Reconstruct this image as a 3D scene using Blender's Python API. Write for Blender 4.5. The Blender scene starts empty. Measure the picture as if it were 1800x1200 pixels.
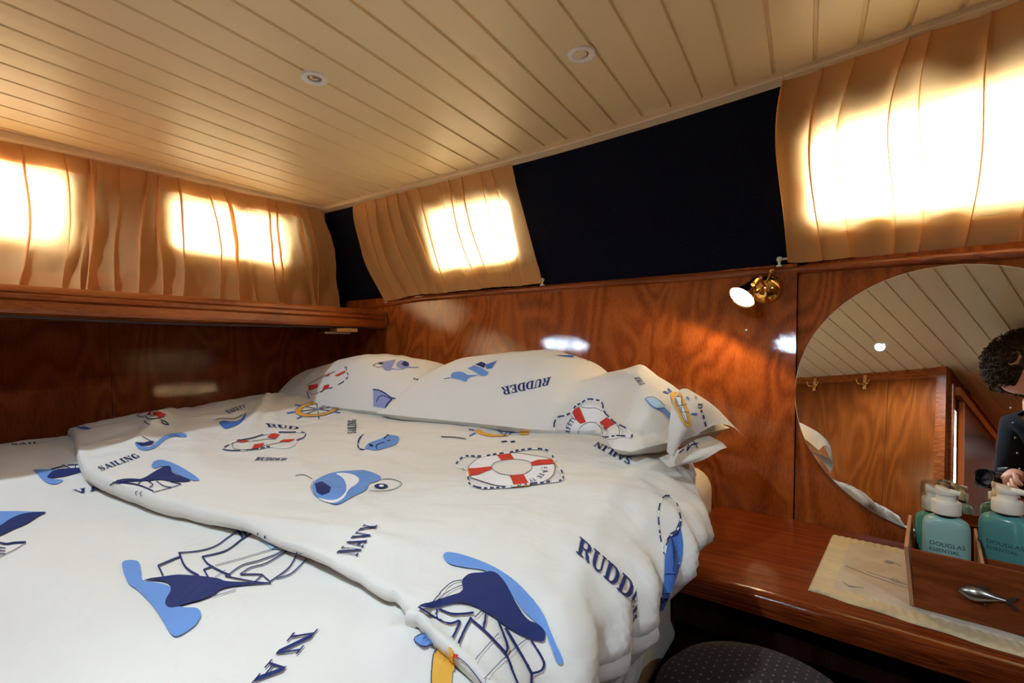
import bpy, bmesh, math, random
import numpy as np
from mathutils import Vector, Matrix, noise
from mathutils.bvhtree import BVHTree

# ------------------------------------------------------------------ camera, world, exposure
# The camera stands at the origin of the room's measuring frame; z = 0 is eye height (floor at -1.15).
FLOOR = -1.15
YAW = math.radians(34.7)
FPX, HY = 850.0, 604.0
FW = Vector((-math.sin(YAW), math.cos(YAW), 0)); RT = Vector((math.cos(YAW), math.sin(YAW), 0)); UP = Vector((0, 0, 1))
sc = bpy.context.scene
col = sc.collection
cam_d = bpy.data.cameras.new('camera'); cam = bpy.data.objects.new('camera', cam_d); col.objects.link(cam)
cam_d.sensor_width = 36; cam_d.lens = 17.0; cam_d.shift_y = 4 / 1800; cam_d.clip_start = 0.01
cam.location = (0, 0, 0); cam.rotation_euler = (math.pi / 2, 0, YAW)
sc.camera = cam
sc.view_settings.view_transform = 'Standard'; sc.view_settings.look = 'None'
sc.view_settings.exposure = -0.08; sc.view_settings.gamma = 1.0; sc.view_settings.use_curve_mapping = False
world = bpy.data.worlds.new('overcast_sky'); sc.world = world; world.use_nodes = True
bg = world.node_tree.nodes['Background']; bg.inputs[0].default_value = (0.90, 0.95, 1.0, 1); bg.inputs[1].default_value = 28.0
sc.cycles.max_bounces = 10; sc.cycles.diffuse_bounces = 5; sc.cycles.glossy_bounces = 5; sc.cycles.transmission_bounces = 6
sc.cycles.transparent_max_bounces = 16; sc.cycles.sample_clamp_indirect = 6.0; sc.cycles.caustics_reflective = False
sc.cycles.caustics_refractive = False; sc.cycles.use_denoising = True

def portal(name, loc, normal, w, h):
    l = bpy.data.lights.new(name, 'AREA'); l.shape = 'RECTANGLE'; l.size = w; l.size_y = h; l.cycles.is_portal = True
    o = bpy.data.objects.new(name, l); col.objects.link(o); o.location = loc
    o.rotation_euler = Vector(normal).to_track_quat('-Z', 'Y').to_euler(); return o

def spot(name, loc, direction, energy, color, angle, blend=0.5, size=0.02):
    l = bpy.data.lights.new(name, 'SPOT'); l.energy = energy; l.color = color; l.spot_size = math.radians(angle)
    l.spot_blend = blend; l.shadow_soft_size = size
    o = bpy.data.objects.new(name, l); col.objects.link(o); o.location = loc
    o.rotation_euler = Vector(direction).to_track_quat('-Z', 'Y').to_euler(); return o

rng = random.Random(7)

# ------------------------------------------------------------------ measuring helpers
def ray(x, y): return FW + RT * ((x - 900) / FPX) + UP * ((HY - y) / FPX)
def on_z(x, y, z): r = ray(x, y); return r * (z / r.z)
def on_y(x, y, Y): r = ray(x, y); return r * (Y / r.y)
def lerp(a, b, t): return a + (b - a) * t
def sstep(a, b, t):
    t = min(1, max(0, (t - a) / (b - a))); return t * t * (3 - 2 * t)
def interp(x, xs, ys):
    return float(np.interp(x, xs, ys))
def smooth_interp(x, xs, ys):
    if x <= xs[0]: return ys[0]
    if x >= xs[-1]: return ys[-1]
    for i in range(len(xs) - 1):
        if x <= xs[i + 1]:
            t = (x - xs[i]) / (xs[i + 1] - xs[i])
            m = lambda k: (ys[min(k + 1, len(xs) - 1)] - ys[max(k - 1, 0)]) / (xs[min(k + 1, len(xs) - 1)] - xs[max(k - 1, 0)])
            h = xs[i + 1] - xs[i]; m0, m1 = m(i) * h, m(i + 1) * h
            return (2*t**3-3*t*t+1)*ys[i] + (t**3-2*t*t+t)*m0 + (-2*t**3+3*t*t)*ys[i+1] + (t**3-t*t)*m1

# ------------------------------------------------------------------ object helpers
def tag(o, label=None, cat=None, group=None, kind=None):
    if label: o['label'] = label
    if cat: o['category'] = cat
    if group: o['group'] = group
    if kind: o['kind'] = kind
    return o
def empty(name, loc, label, cat, group=None, rot=(0, 0, 0)):
    o = bpy.data.objects.new(name, None); o.empty_display_size = 0.05; col.objects.link(o)
    o.location = loc; o.rotation_euler = rot; return tag(o, label, cat, group)
def link(name, me, mats=(), parent=None, smooth=False):
    for m in (mats if isinstance(mats, (list, tuple)) else [mats]): me.materials.append(m)
    if smooth:
        me.polygons.foreach_set('use_smooth', [True] * len(me.polygons))
    o = bpy.data.objects.new(name, me); col.objects.link(o)
    if parent: o.parent = parent
    return o
def pyd(name, verts, faces, mats=(), parent=None, smooth=False, idx=None):
    me = bpy.data.meshes.new(name); me.from_pydata([tuple(v) for v in verts], [], faces); me.update()
    o = link(name, me, mats, parent, smooth)
    if idx is not None: me.polygons.foreach_set('material_index', idx)
    return o
def bmo(name, bm, mats=(), parent=None, smooth=False, sharp=None):
    bmesh.ops.recalc_face_normals(bm, faces=bm.faces)
    me = bpy.data.meshes.new(name); bm.to_mesh(me); bm.free()
    o = link(name, me, mats, parent, smooth)
    if smooth and sharp:
        me.set_sharp_from_angle(angle=math.radians(sharp))
    return o
def rel(o, root):                                   # parent while keeping the world coordinates the mesh was written in
    o.parent = root; o.matrix_parent_inverse = root.matrix_basis.inverted(); return o
def box(bm, lo, hi, bev=0.0, seg=2, M=None):
    r = bmesh.ops.create_cube(bm, size=1)['verts']
    for v in r:
        v.co = Vector([lerp(lo[k], hi[k], v.co[k] + .5) for k in range(3)])
    if bev:
        es = list({e for v in r for e in v.link_edges})
        q = bmesh.ops.bevel(bm, geom=es, offset=bev, segments=seg, profile=.5, affect='EDGES')
        r = q['verts'] if len(q['verts']) > 8 else r
    if M is not None:
        vs = set(r); 
        for v in list(vs):
            for e in v.link_edges: vs.add(e.other_vert(v))
        for v in vs: v.co = M @ v.co
    return r
def prism(bm, pts, z0, z1, M=None):                 # polygon (x, y) extruded from z0 to z1
    a = [bm.verts.new((p[0], p[1], z0)) for p in pts]; b = [bm.verts.new((p[0], p[1], z1)) for p in pts]
    n = len(pts); fs = [bm.faces.new(a[::-1]), bm.faces.new(b)]
    for i in range(n): fs.append(bm.faces.new((a[i], a[(i + 1) % n], b[(i + 1) % n], b[i])))
    if M is not None:
        for v in a + b: v.co = M @ v.co
    return fs
def lathe(bm, prof, seg=32, M=None, caps=True):      # prof: (r, z)
    rings = []
    for r, z in prof:
        if r < 1e-6: rings.append([bm.verts.new((0, 0, z))])
        else: rings.append([bm.verts.new((r * math.cos(2 * math.pi * i / seg), r * math.sin(2 * math.pi * i / seg), z)) for i in range(seg)])
    for A, B in zip(rings, rings[1:]):
        for i in range(seg):
            j = (i + 1) % seg
            if len(A) == 1 and len(B) == 1: continue
            if len(A) == 1: bm.faces.new((A[0], B[j], B[i]))
            elif len(B) == 1: bm.faces.new((A[i], A[j], B[0]))
            else: bm.faces.new((A[i], A[j], B[j], B[i]))
    if caps:
        for R in (rings[0], rings[-1]):
            if len(R) > 2:
                try: bm.faces.new(R)
                except ValueError: pass
    if M is not None:
        for R in rings:
            for v in R: v.co = M @ v.co
def tube(bm, pts, r, seg=8, cap=True):
    pts = [Vector(p) for p in pts]; n = len(pts); rs = r if isinstance(r, (list, tuple)) else [r] * n
    rings = []; prev = None
    for i, p in enumerate(pts):
        t = (pts[min(i + 1, n - 1)] - pts[max(i - 1, 0)]).normalized()
        a = Vector((0, 0, 1)) if abs(t.z) < .9 else Vector((1, 0, 0))
        if prev is not None: a = prev
        u = (a - t * a.dot(t)).normalized(); w = t.cross(u); prev = u
        rings.append([bm.verts.new(p + (u * math.cos(2 * math.pi * k / seg) + w * math.sin(2 * math.pi * k / seg)) * rs[i]) for k in range(seg)])
    for A, B in zip(rings, rings[1:]):
        for k in range(seg): bm.faces.new((A[k], A[(k + 1) % seg], B[(k + 1) % seg], B[k]))
    if cap: bm.faces.new(rings[0][::-1]); bm.faces.new(rings[-1])
def frame(origin, zaxis, up=(0, 0, 1)):
    z = Vector(zaxis).normalized(); u = Vector(up); x = u.cross(z)
    x = x.normalized() if x.length > 1e-4 else Vector((1, 0, 0)); y = z.cross(x)
    M = Matrix((x, y, z)).transposed().to_4x4(); M.translation = Vector(origin); return M
def grid_faces(nu, nv, off=0, wrap=False):
    f = []
    for i in range(nu - 1):
        for j in range(nv - 1 if not wrap else nv):
            k = (j + 1) % nv
            f.append((off + i * nv + j, off + (i + 1) * nv + j, off + (i + 1) * nv + k, off + i * nv + k))
    return f
def fbm(x, y, z=0.0, o=3):
    return noise.fractal(Vector((x, y, z)), 1.0, 2.0, o)

# ------------------------------------------------------------------ materials
def new_mat(name):
    m = bpy.data.materials.new(name); m.use_nodes = True; nt = m.node_tree
    b = nt.nodes['Principled BSDF']; return m, nt, b
def N(nt, typ, **kw):
    n = nt.nodes.new(typ)
    for k, v in kw.items():
        if k.startswith('in_'):
            key = k[3:]; key = int(key) if key.isdigit() else key.replace('_', ' ')
            n.inputs[key].default_value = v
        else: setattr(n, k, v)
    return n
def L(nt, a, b): nt.links.new(a, b)
def ramp(nt, fac, stops):
    r = N(nt, 'ShaderNodeValToRGB'); e = r.color_ramp.elements
    while len(e) < len(stops): e.new(0.5)
    for k, (p, c) in enumerate(stops): e[k].position = p; e[k].color = (*c, 1)
    L(nt, fac, r.inputs[0]); return r.outputs[0]
def plain(name, c, rough=0.5, metal=0.0, coat=0.0, bump=0.0, bscale=200.0, sheen=0.0, spec=0.5, mott=0.06):
    m, nt, b = new_mat(name)
    tc = N(nt, 'ShaderNodeTexCoord'); nz = N(nt, 'ShaderNodeTexNoise', in_Scale=bscale * .12, in_Detail=3.0); L(nt, tc.outputs['Object'], nz.inputs['Vector'])
    col_ = ramp(nt, nz.outputs['Fac'], [(0.3, tuple(x * (1 - mott) for x in c)), (0.7, tuple(min(1, x * (1 + mott)) for x in c))])
    L(nt, col_, b.inputs['Base Color'])
    b.inputs['Roughness'].default_value = rough; b.inputs['Metallic'].default_value = metal
    b.inputs['Coat Weight'].default_value = coat; b.inputs['Coat Roughness'].default_value = 0.06
    b.inputs['Specular IOR Level'].default_value = spec
    if sheen: b.inputs['Sheen Weight'].default_value = sheen
    if bump:
        n2 = N(nt, 'ShaderNodeTexNoise', in_Scale=bscale, in_Detail=4.0); L(nt, tc.outputs['Object'], n2.inputs['Vector'])
        bp = N(nt, 'ShaderNodeBump', in_Strength=bump, in_Distance=0.002); L(nt, n2.outputs['Fac'], bp.inputs['Height']); L(nt, bp.outputs[0], b.inputs['Normal'])
    return m
def wood(name, dark, mid, light, grain=(14, 14, 1.2), rings=3.5, dist=5.0, coat=0.7, rough=0.35, off=(0, 0, 0), coat_rough=0.045, rip=0.05, contour=1.0):
    """varnished ply: contour lines of a stretched noise field make the cathedral figure, thin streaks the pores"""
    m, nt, b = new_mat(name)
    tc = N(nt, 'ShaderNodeTexCoord')
    mp = N(nt, 'ShaderNodeMapping'); mp.inputs['Location'].default_value = off
    L(nt, tc.outputs['Object'], mp.inputs['Vector'])
    m1 = N(nt, 'ShaderNodeMapping'); m1.inputs['Scale'].default_value = tuple(g / grain[0] * rings if g == max(grain) else rings * .28 for g in grain)
    L(nt, mp.outputs[0], m1.inputs['Vector'])
    n1 = N(nt, 'ShaderNodeTexNoise', in_Scale=1.0, in_Detail=2.0, in_Roughness=0.42, in_Distortion=0.35); L(nt, m1.outputs[0], n1.inputs['Vector'])
    mul = N(nt, 'ShaderNodeMath', operation='MULTIPLY'); mul.inputs[1].default_value = 26.0 * contour; L(nt, n1.outputs['Fac'], mul.inputs[0])
    sn = N(nt, 'ShaderNodeMath', operation='SINE'); 
    m2 = N(nt, 'ShaderNodeMath', operation='MULTIPLY'); m2.inputs[1].default_value = 6.2832 / 2; L(nt, mul.outputs[0], m2.inputs[0]); L(nt, m2.outputs[0], sn.inputs[0])
    mr = N(nt, 'ShaderNodeMapRange'); mr.inputs[1].default_value = -1; mr.inputs[2].default_value = 1; L(nt, sn.outputs[0], mr.inputs[0])
    # fine pores
    m3 = N(nt, 'ShaderNodeMapping'); m3.inputs['Scale'].default_value = tuple(g * 22 if g == max(grain) else g * 7 for g in grain)
    L(nt, mp.outputs[0], m3.inputs['Vector'])
    n3 = N(nt, 'ShaderNodeTexNoise', in_Scale=1.0, in_Detail=5.0, in_Roughness=0.7); L(nt, m3.outputs[0], n3.inputs['Vector'])
    # broad tone
    n4 = N(nt, 'ShaderNodeTexNoise', in_Scale=2.2, in_Detail=2.0); L(nt, mp.outputs[0], n4.inputs['Vector'])
    a1 = N(nt, 'ShaderNodeMath', operation='MULTIPLY'); a1.inputs[1].default_value = 0.20; L(nt, mr.outputs[0], a1.inputs[0])
    a2 = N(nt, 'ShaderNodeMath', operation='MULTIPLY_ADD'); a2.inputs[1].default_value = 0.60; L(nt, n3.outputs['Fac'], a2.inputs[0]); L(nt, a1.outputs[0], a2.inputs[2])
    a3 = N(nt, 'ShaderNodeMath', operation='MULTIPLY_ADD'); a3.inputs[1].default_value = 0.35; L(nt, n4.outputs['Fac'], a3.inputs[0]); L(nt, a2.outputs[0], a3.inputs[2])
    c = ramp(nt, a3.outputs[0], [(0.34, dark), (0.58, mid), (0.84, light)])
    L(nt, c, b.inputs['Base Color'])
    b.inputs['Roughness'].default_value = rough; b.inputs['Coat Weight'].default_value = coat; b.inputs['Coat Roughness'].default_value = coat_rough
    b.inputs['Specular IOR Level'].default_value = 0.03
    if rip:
        n5 = N(nt, 'ShaderNodeTexNoise', in_Scale=9.0, in_Detail=4.0, in_Roughness=0.6); L(nt, m3.outputs[0], n5.inputs['Vector'])
        n5.inputs['Scale'].default_value = 1.6
        bp = N(nt, 'ShaderNodeBump', in_Strength=rip, in_Distance=0.004); L(nt, n5.outputs['Fac'], bp.inputs['Height'])
        L(nt, bp.outputs[0], b.inputs['Coat Normal']); L(nt, bp.outputs[0], b.inputs['Normal'])
    return m

M = {}
M['ply'] = wood('mahogany_ply', (0.14, 0.026, 0.004), (0.27, 0.062, 0.010), (0.40, 0.11, 0.020), rings=5.5, coat=0.8, rip=0.045)
M['ply_b'] = wood('mahogany_ply_dark', (0.07, 0.012, 0.003), (0.13, 0.026, 0.005), (0.20, 0.046, 0.010), rings=5.0, off=(3.1, 1.7, 0.4), coat=0.22, rip=0.05)  # darker version of the ply colours, for left wall and corridor
M['ply_c'] = wood('mahogany_ply_orange', (0.11, 0.022, 0.003), (0.19, 0.042, 0.006), (0.27, 0.070, 0.012), rings=4.5, off=(7.3, 2.2, 0.9), coat=0.9, rip=0.05)
M['rail'] = wood('mahogany_rail', (0.11, 0.019, 0.005), (0.26, 0.058, 0.012), (0.36, 0.10, 0.02), grain=(1.2, 14, 14), rings=6, coat=0.9, rip=0.22, contour=.3, off=(0, .4, .2))
M['beam'] = wood('mahogany_beam', (0.13, 0.024, 0.006), (0.30, 0.072, 0.014), (0.42, 0.13, 0.026), grain=(14, 1.2, 14), rings=6, coat=0.9, rip=0.25, contour=.3)
M['top'] = wood('mahogany_counter', (0.060, 0.008, 0.0015), (0.15, 0.025, 0.004), (0.26, 0.055, 0.010), grain=(0.9, 14, 14), rings=5, coat=0.6, rip=0.08, contour=.55)
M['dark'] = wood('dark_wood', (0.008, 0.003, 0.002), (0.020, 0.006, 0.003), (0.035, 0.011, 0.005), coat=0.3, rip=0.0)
M['caddy'] = wood('caddy_plywood', (0.12, 0.026, 0.008), (0.19, 0.045, 0.012), (0.26, 0.070, 0.020), grain=(1.2, 14, 14), rings=3, coat=0.25, rough=.45, rip=0.0, contour=.3)
M['caddy_edge'] = plain('caddy_edge_wood', (0.46, 0.22, 0.11), 0.6, bump=.2)
M['lightwood'] = plain('light_block_wood', (0.55, 0.28, 0.10), 0.5, bump=.2)
M['trimpaint'] = plain('cream_trim_paint', (0.76, 0.64, 0.44), 0.35, bump=0.1, bscale=60)
M['white'] = plain('white_plastic', (0.80, 0.80, 0.76), 0.35)
M['brass'] = plain('polished_brass', (0.86, 0.60, 0.22), 0.10, metal=1.0)
M['pewter'] = plain('pewter', (0.42, 0.41, 0.38), 0.28, metal=1.0, bump=.3, bscale=90)
M['steel'] = plain('dull_steel', (0.38, 0.38, 0.36), 0.35, metal=1.0)
M['blackpl'] = plain('black_plastic', (0.010, 0.010, 0.013), 0.35)
M['glassblk'] = plain('lens_glass', (0.01, 0.012, 0.03), 0.03, coat=1.0)
M['cord'] = plain('black_cord', (0.01, 0.008, 0.008), 0.5)
M['mirror'] = plain('mirror_silver', (0.90, 0.91, 0.90), 0.0, metal=1.0, mott=0.0)
M['mirroredge'] = plain('mirror_edge_glass', (0.55, 0.62, 0.60), 0.1)
M['skin'] = plain('skin', (0.62, 0.30, 0.19), 0.5, bump=.1)
M['hair'] = plain('dark_brown_hair', (0.045, 0.028, 0.018), 0.9, bump=.8, bscale=120, spec=.15)
M['jacket'] = plain('black_jacket_cloth', (0.006, 0.006, 0.009), 0.9, bump=.3, spec=.2)
M['shirt'] = plain('pale_shirt_cloth', (0.50, 0.50, 0.52), 0.8, bump=.3)
M['jeans'] = plain('dark_trouser_cloth', (0.02, 0.024, 0.04), 0.8, bump=.3)
M['cap'] = plain('pump_cap_plastic', (0.74, 0.69, 0.58), 0.3)
M['ink'] = plain('print_ink_grey', (0.015, 0.04, 0.045), 0.5)
M['floor'] = plain('dark_carpet', (0.03, 0.025, 0.03), 0.9, bump=.8)

def painted_planks():
    m, nt, b = new_mat('cream_ceiling_paint')
    tc = N(nt, 'ShaderNodeTexCoord')
    mp = N(nt, 'ShaderNodeMapping'); mp.inputs['Scale'].default_value = (1, .6, 1); L(nt, tc.outputs['Object'], mp.inputs['Vector'])
    vo = N(nt, 'ShaderNodeTexVoronoi', in_Scale=3.2, in_Randomness=1.0); L(nt, mp.outputs[0], vo.inputs['Vector'])
    kn = ramp(nt, vo.outputs['Distance'], [(0.0, (0.54, 0.32, 0.14)), (0.022, (0.72, 0.54, 0.29)), (0.045, (0.80, 0.655, 0.40))])
    n1 = N(nt, 'ShaderNodeTexNoise', in_Scale=3.0, in_Detail=3.0); L(nt, tc.outputs['Object'], n1.inputs['Vector'])
    tone = ramp(nt, n1.outputs['Fac'], [(0.3, (0.93, 0.93, 0.90)), (0.7, (1, 1, 1))])
    mx = N(nt, 'ShaderNodeMix', data_type='RGBA', blend_type='MULTIPLY'); mx.inputs[0].default_value = 1.0
    L(nt, kn, mx.inputs[6]); L(nt, tone, mx.inputs[7]); L(nt, mx.outputs[2], b.inputs['Base Color'])
    b.inputs['Roughness'].default_value = 0.38; b.inputs['Specular IOR Level'].default_value = 0.5
    m3 = N(nt, 'ShaderNodeMapping'); m3.inputs['Scale'].default_value = (60, 6, 60); L(nt, tc.outputs['Object'], m3.inputs['Vector'])
    n3 = N(nt, 'ShaderNodeTexNoise', in_Scale=1.0, in_Detail=3.0); L(nt, m3.outputs[0], n3.inputs['Vector'])
    bp = N(nt, 'ShaderNodeBump', in_Strength=0.12, in_Distance=0.002); L(nt, n3.outputs['Fac'], bp.inputs['Height']); L(nt, bp.outputs[0], b.inputs['Normal'])
    return m
M['ceil'] = painted_planks()

def navy_fabric():
    m, nt, b = new_mat('navy_wall_fabric')
    tc = N(nt, 'ShaderNodeTexCoord'); vo = N(nt, 'ShaderNodeTexVoronoi', in_Scale=260.0); L(nt, tc.outputs['Object'], vo.inputs['Vector'])
    c = ramp(nt, vo.outputs['Distance'], [(0.0, (0.006, 0.010, 0.030)), (0.6, (0.002, 0.003, 0.010))]); L(nt, c, b.inputs['Base Color'])
    b.inputs['Roughness'].default_value = 0.9; b.inputs['Specular IOR Level'].default_value = 0.15
    bp = N(nt, 'ShaderNodeBump', in_Strength=0.6, in_Distance=0.001); L(nt, vo.outputs['Distance'], bp.inputs['Height']); L(nt, bp.outputs[0], b.inputs['Normal'])
    return m
M['navywall'] = navy_fabric()

def cloth_mat(name, c, bump=0.25, fine=0.15):
    m, nt, b = new_mat(name)
    tc = N(nt, 'ShaderNodeTexCoord')
    b.inputs['Base Color'].default_value = (*c, 1); b.inputs['Roughness'].default_value = 0.85; b.inputs['Specular IOR Level'].default_value = 0.2
    n1 = N(nt, 'ShaderNodeTexNoise', in_Scale=11.0, in_Detail=4.0, in_Roughness=0.55, in_Distortion=0.6); L(nt, tc.outputs['Object'], n1.inputs['Vector'])
    n0 = N(nt, 'ShaderNodeTexNoise', in_Scale=3.0, in_Detail=2.0); L(nt, tc.outputs['Object'], n0.inputs['Vector'])
    tone = ramp(nt, n0.outputs['Fac'], [(0.3, tuple(x * .96 for x in c)), (0.7, c)]); L(nt, tone, b.inputs['Base Color'])
    bp = N(nt, 'ShaderNodeBump', in_Strength=bump, in_Distance=0.02); L(nt, n1.outputs['Fac'], bp.inputs['Height'])
    n2 = N(nt, 'ShaderNodeTexNoise', in_Scale=900.0, in_Detail=1.0); L(nt, tc.outputs['Object'], n2.inputs['Vector'])
    b2 = N(nt, 'ShaderNodeBump', in_Strength=fine, in_Distance=0.0005); L(nt, n2.outputs['Fac'], b2.inputs['Height']); L(nt, bp.outputs[0], b2.inputs['Normal'])
    L(nt, b2.outputs[0], b.inputs['Normal'])
    return m
PR = {'cream': cloth_mat('printed_cotton_cream', (0.745, 0.73, 0.68)), 'navy': cloth_mat('print_navy', (0.020, 0.032, 0.135)),
      'blue': cloth_mat('print_light_blue', (0.15, 0.30, 0.66)), 'mid': cloth_mat('print_mid_blue', (0.07, 0.17, 0.52)), 'peri': cloth_mat('print_periwinkle', (0.27, 0.31, 0.58)),
      'red': cloth_mat('print_red', (0.58, 0.05, 0.03)), 'orange': cloth_mat('print_orange', (0.80, 0.42, 0.06)),
      'pale': cloth_mat('print_pale_blue', (0.40, 0.62, 0.82)), 'white': cloth_mat('print_white', (0.84, 0.84, 0.84)), 'grey': cloth_mat('print_grey_line', (0.16, 0.15, 0.17))}
PK = list(PR); PMATS = [PR[k] for k in PK]
M['sheet'] = cloth_mat('cream_sheet', (0.74, 0.66, 0.54), bump=.12)

def curtain_mat():
    m, nt, b = new_mat('amber_curtain_cloth')
    out = nt.nodes['Material Output']
    tc = N(nt, 'ShaderNodeTexCoord')
    nz = N(nt, 'ShaderNodeTexNoise', in_Scale=4.0, in_Detail=3.0); L(nt, tc.outputs['Object'], nz.inputs['Vector'])
    c = ramp(nt, nz.outputs['Fac'], [(0.3, (0.80, 0.48, 0.20)), (0.7, (0.86, 0.55, 0.25))])
    d = N(nt, 'ShaderNodeBsdfDiffuse'); L(nt, c, d.inputs[0])
    t = N(nt, 'ShaderNodeBsdfTranslucent'); t.inputs[0].default_value = (0.90, 0.58, 0.27, 1)
    tr = N(nt, 'ShaderNodeBsdfTransparent'); tr.inputs[0].default_value = (0.95, 0.80, 0.58, 1)
    w = N(nt, 'ShaderNodeTexNoise', in_Scale=700.0, in_Detail=1.0); L(nt, tc.outputs['Object'], w.inputs['Vector'])
    bp = N(nt, 'ShaderNodeBump', in_Strength=0.2, in_Distance=0.0006); L(nt, w.outputs['Fac'], bp.inputs['Height']); L(nt, bp.outputs[0], d.inputs['Normal'])
    a = N(nt, 'ShaderNodeMixShader'); a.inputs[0].default_value = 0.40; L(nt, d.outputs[0], a.inputs[1]); L(nt, t.outputs[0], a.inputs[2])
    e = N(nt, 'ShaderNodeMixShader'); e.inputs[0].default_value = 0.05; L(nt, a.outputs[0], e.inputs[1]); L(nt, tr.outputs[0], e.inputs[2])
    L(nt, e.outputs[0], out.inputs[0]); return m
M['curtain'] = curtain_mat()

def pane_mat():
    m, nt, b = new_mat('window_glass'); out = nt.nodes['Material Output']
    tr = N(nt, 'ShaderNodeBsdfTransparent'); tr.inputs[0].default_value = (0.93, 0.97, 0.96, 1)
    g = N(nt, 'ShaderNodeBsdfGlossy'); g.inputs['Roughness'].default_value = 0.02
    lw = N(nt, 'ShaderNodeLayerWeight', in_Blend=0.2); fr = N(nt, 'ShaderNodeMath', operation='MULTIPLY'); fr.inputs[1].default_value = 0.25; L(nt, lw.outputs['Facing'], fr.inputs[0])
    mx = N(nt, 'ShaderNodeMixShader'); L(nt, fr.outputs[0], mx.inputs[0]); L(nt, tr.outputs[0], mx.inputs[1]); L(nt, g.outputs[0], mx.inputs[2])
    L(nt, mx.outputs[0], out.inputs[0]); return m
M['pane'] = pane_mat()
def bottle_mat(name, c, trans=0.35, rough=.18):
    m, nt, b = new_mat(name)
    tc = N(nt, 'ShaderNodeTexCoord'); nz = N(nt, 'ShaderNodeTexNoise', in_Scale=20.0); L(nt, tc.outputs['Object'], nz.inputs['Vector'])
    L(nt, ramp(nt, nz.outputs['Fac'], [(0.3, c), (0.7, tuple(x * 1.05 for x in c))]), b.inputs['Base Color'])
    b.inputs['Transmission Weight'].default_value = trans; b.inputs['Roughness'].default_value = rough; b.inputs['IOR'].default_value = 1.4; return m
M['aqua'] = bottle_mat('aqua_frosted_bottle', (0.25, 0.43, 0.39), 0.0, .3)
M['green'] = bottle_mat('green_clear_bottle', (0.07, 0.26, 0.19), 0.0, .12)
def clear_mat():
    m, nt, b = new_mat('clear_cap_plastic'); out = nt.nodes['Material Output']
    tr = N(nt, 'ShaderNodeBsdfTransparent'); tr.inputs[0].default_value = (0.96, 0.97, 0.96, 1); g = N(nt, 'ShaderNodeBsdfGlossy'); g.inputs['Roughness'].default_value = 0.05
    lw = N(nt, 'ShaderNodeLayerWeight', in_Blend=0.35); mx = N(nt, 'ShaderNodeMixShader'); k_ = N(nt, 'ShaderNodeMath', operation='MULTIPLY'); k_.inputs[1].default_value = 0.35; L(nt, lw.outputs['Fresnel'], k_.inputs[0]); L(nt, k_.outputs[0], mx.inputs[0]); L(nt, tr.outputs[0], mx.inputs[1]); L(nt, g.outputs[0], mx.inputs[2])
    L(nt, mx.outputs[0], out.inputs[0]); return m
M['clearcap'] = clear_mat()

def emit(name, c, s):
    m, nt, b = new_mat(name); b.inputs['Base Color'].default_value = (0.9, 0.9, 0.9, 1)
    b.inputs['Emission Color'].default_value = (*c, 1); b.inputs['Emission Strength'].default_value = s; return m
M['bulb'] = emit('reading_bulb_glow', (1.0, 0.86, 0.60), 30.0)
M['led'] = emit('downlight_led_glow', (0.92, 0.97, 1.0), 90.0)
M['unlit'] = plain('unlit_reflector', (0.45, 0.42, 0.40), 0.2, metal=.9, bump=1.0, bscale=250)

def dotted():
    m, nt, b = new_mat('dotted_navy_cushion_cloth')
    tc = N(nt, 'ShaderNodeTexCoord'); mp = N(nt, 'ShaderNodeMapping'); mp.inputs['Scale'].default_value = (78, 78, 78); mp.inputs['Rotation'].default_value = (0, 0, 0.5)
    L(nt, tc.outputs['Object'], mp.inputs['Vector'])
    sx = N(nt, 'ShaderNodeSeparateXYZ'); L(nt, mp.outputs[0], sx.inputs[0])
    fl = N(nt, 'ShaderNodeMath', operation='FLOOR'); L(nt, sx.outputs[1], fl.inputs[0])
    hf = N(nt, 'ShaderNodeMath', operation='MULTIPLY'); hf.inputs[1].default_value = 0.5; L(nt, fl.outputs[0], hf.inputs[0])
    ax = N(nt, 'ShaderNodeMath', operation='ADD'); L(nt, sx.outputs[0], ax.inputs[0]); L(nt, hf.outputs[0], ax.inputs[1])
    def cell(s):
        f = N(nt, 'ShaderNodeMath', operation='FRACT'); L(nt, s, f.inputs[0])
        g = N(nt, 'ShaderNodeMath', operation='SUBTRACT'); g.inputs[1].default_value = 0.5; L(nt, f.outputs[0], g.inputs[0])
        h = N(nt, 'ShaderNodeMath', operation='MULTIPLY'); L(nt, g.outputs[0], h.inputs[0]); L(nt, g.outputs[0], h.inputs[1]); return h.outputs[0]
    ad = N(nt, 'ShaderNodeMath', operation='ADD'); L(nt, cell(ax.outputs[0]), ad.inputs[0]); L(nt, cell(sx.outputs[1]), ad.inputs[1])
    lt = N(nt, 'ShaderNodeMath', operation='LESS_THAN'); lt.inputs[1].default_value = 0.014; L(nt, ad.outputs[0], lt.inputs[0])
    mx = N(nt, 'ShaderNodeMix', data_type='RGBA'); mx.inputs[6].default_value = (0.014, 0.014, 0.022, 1); mx.inputs[7].default_value = (0.17, 0.16, 0.14, 1)
    L(nt, lt.outputs[0], mx.inputs[0]); L(nt, mx.outputs[2], b.inputs['Base Color']); b.inputs['Roughness'].default_value = 0.9
    return m
M['dotted'] = dotted()

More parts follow.
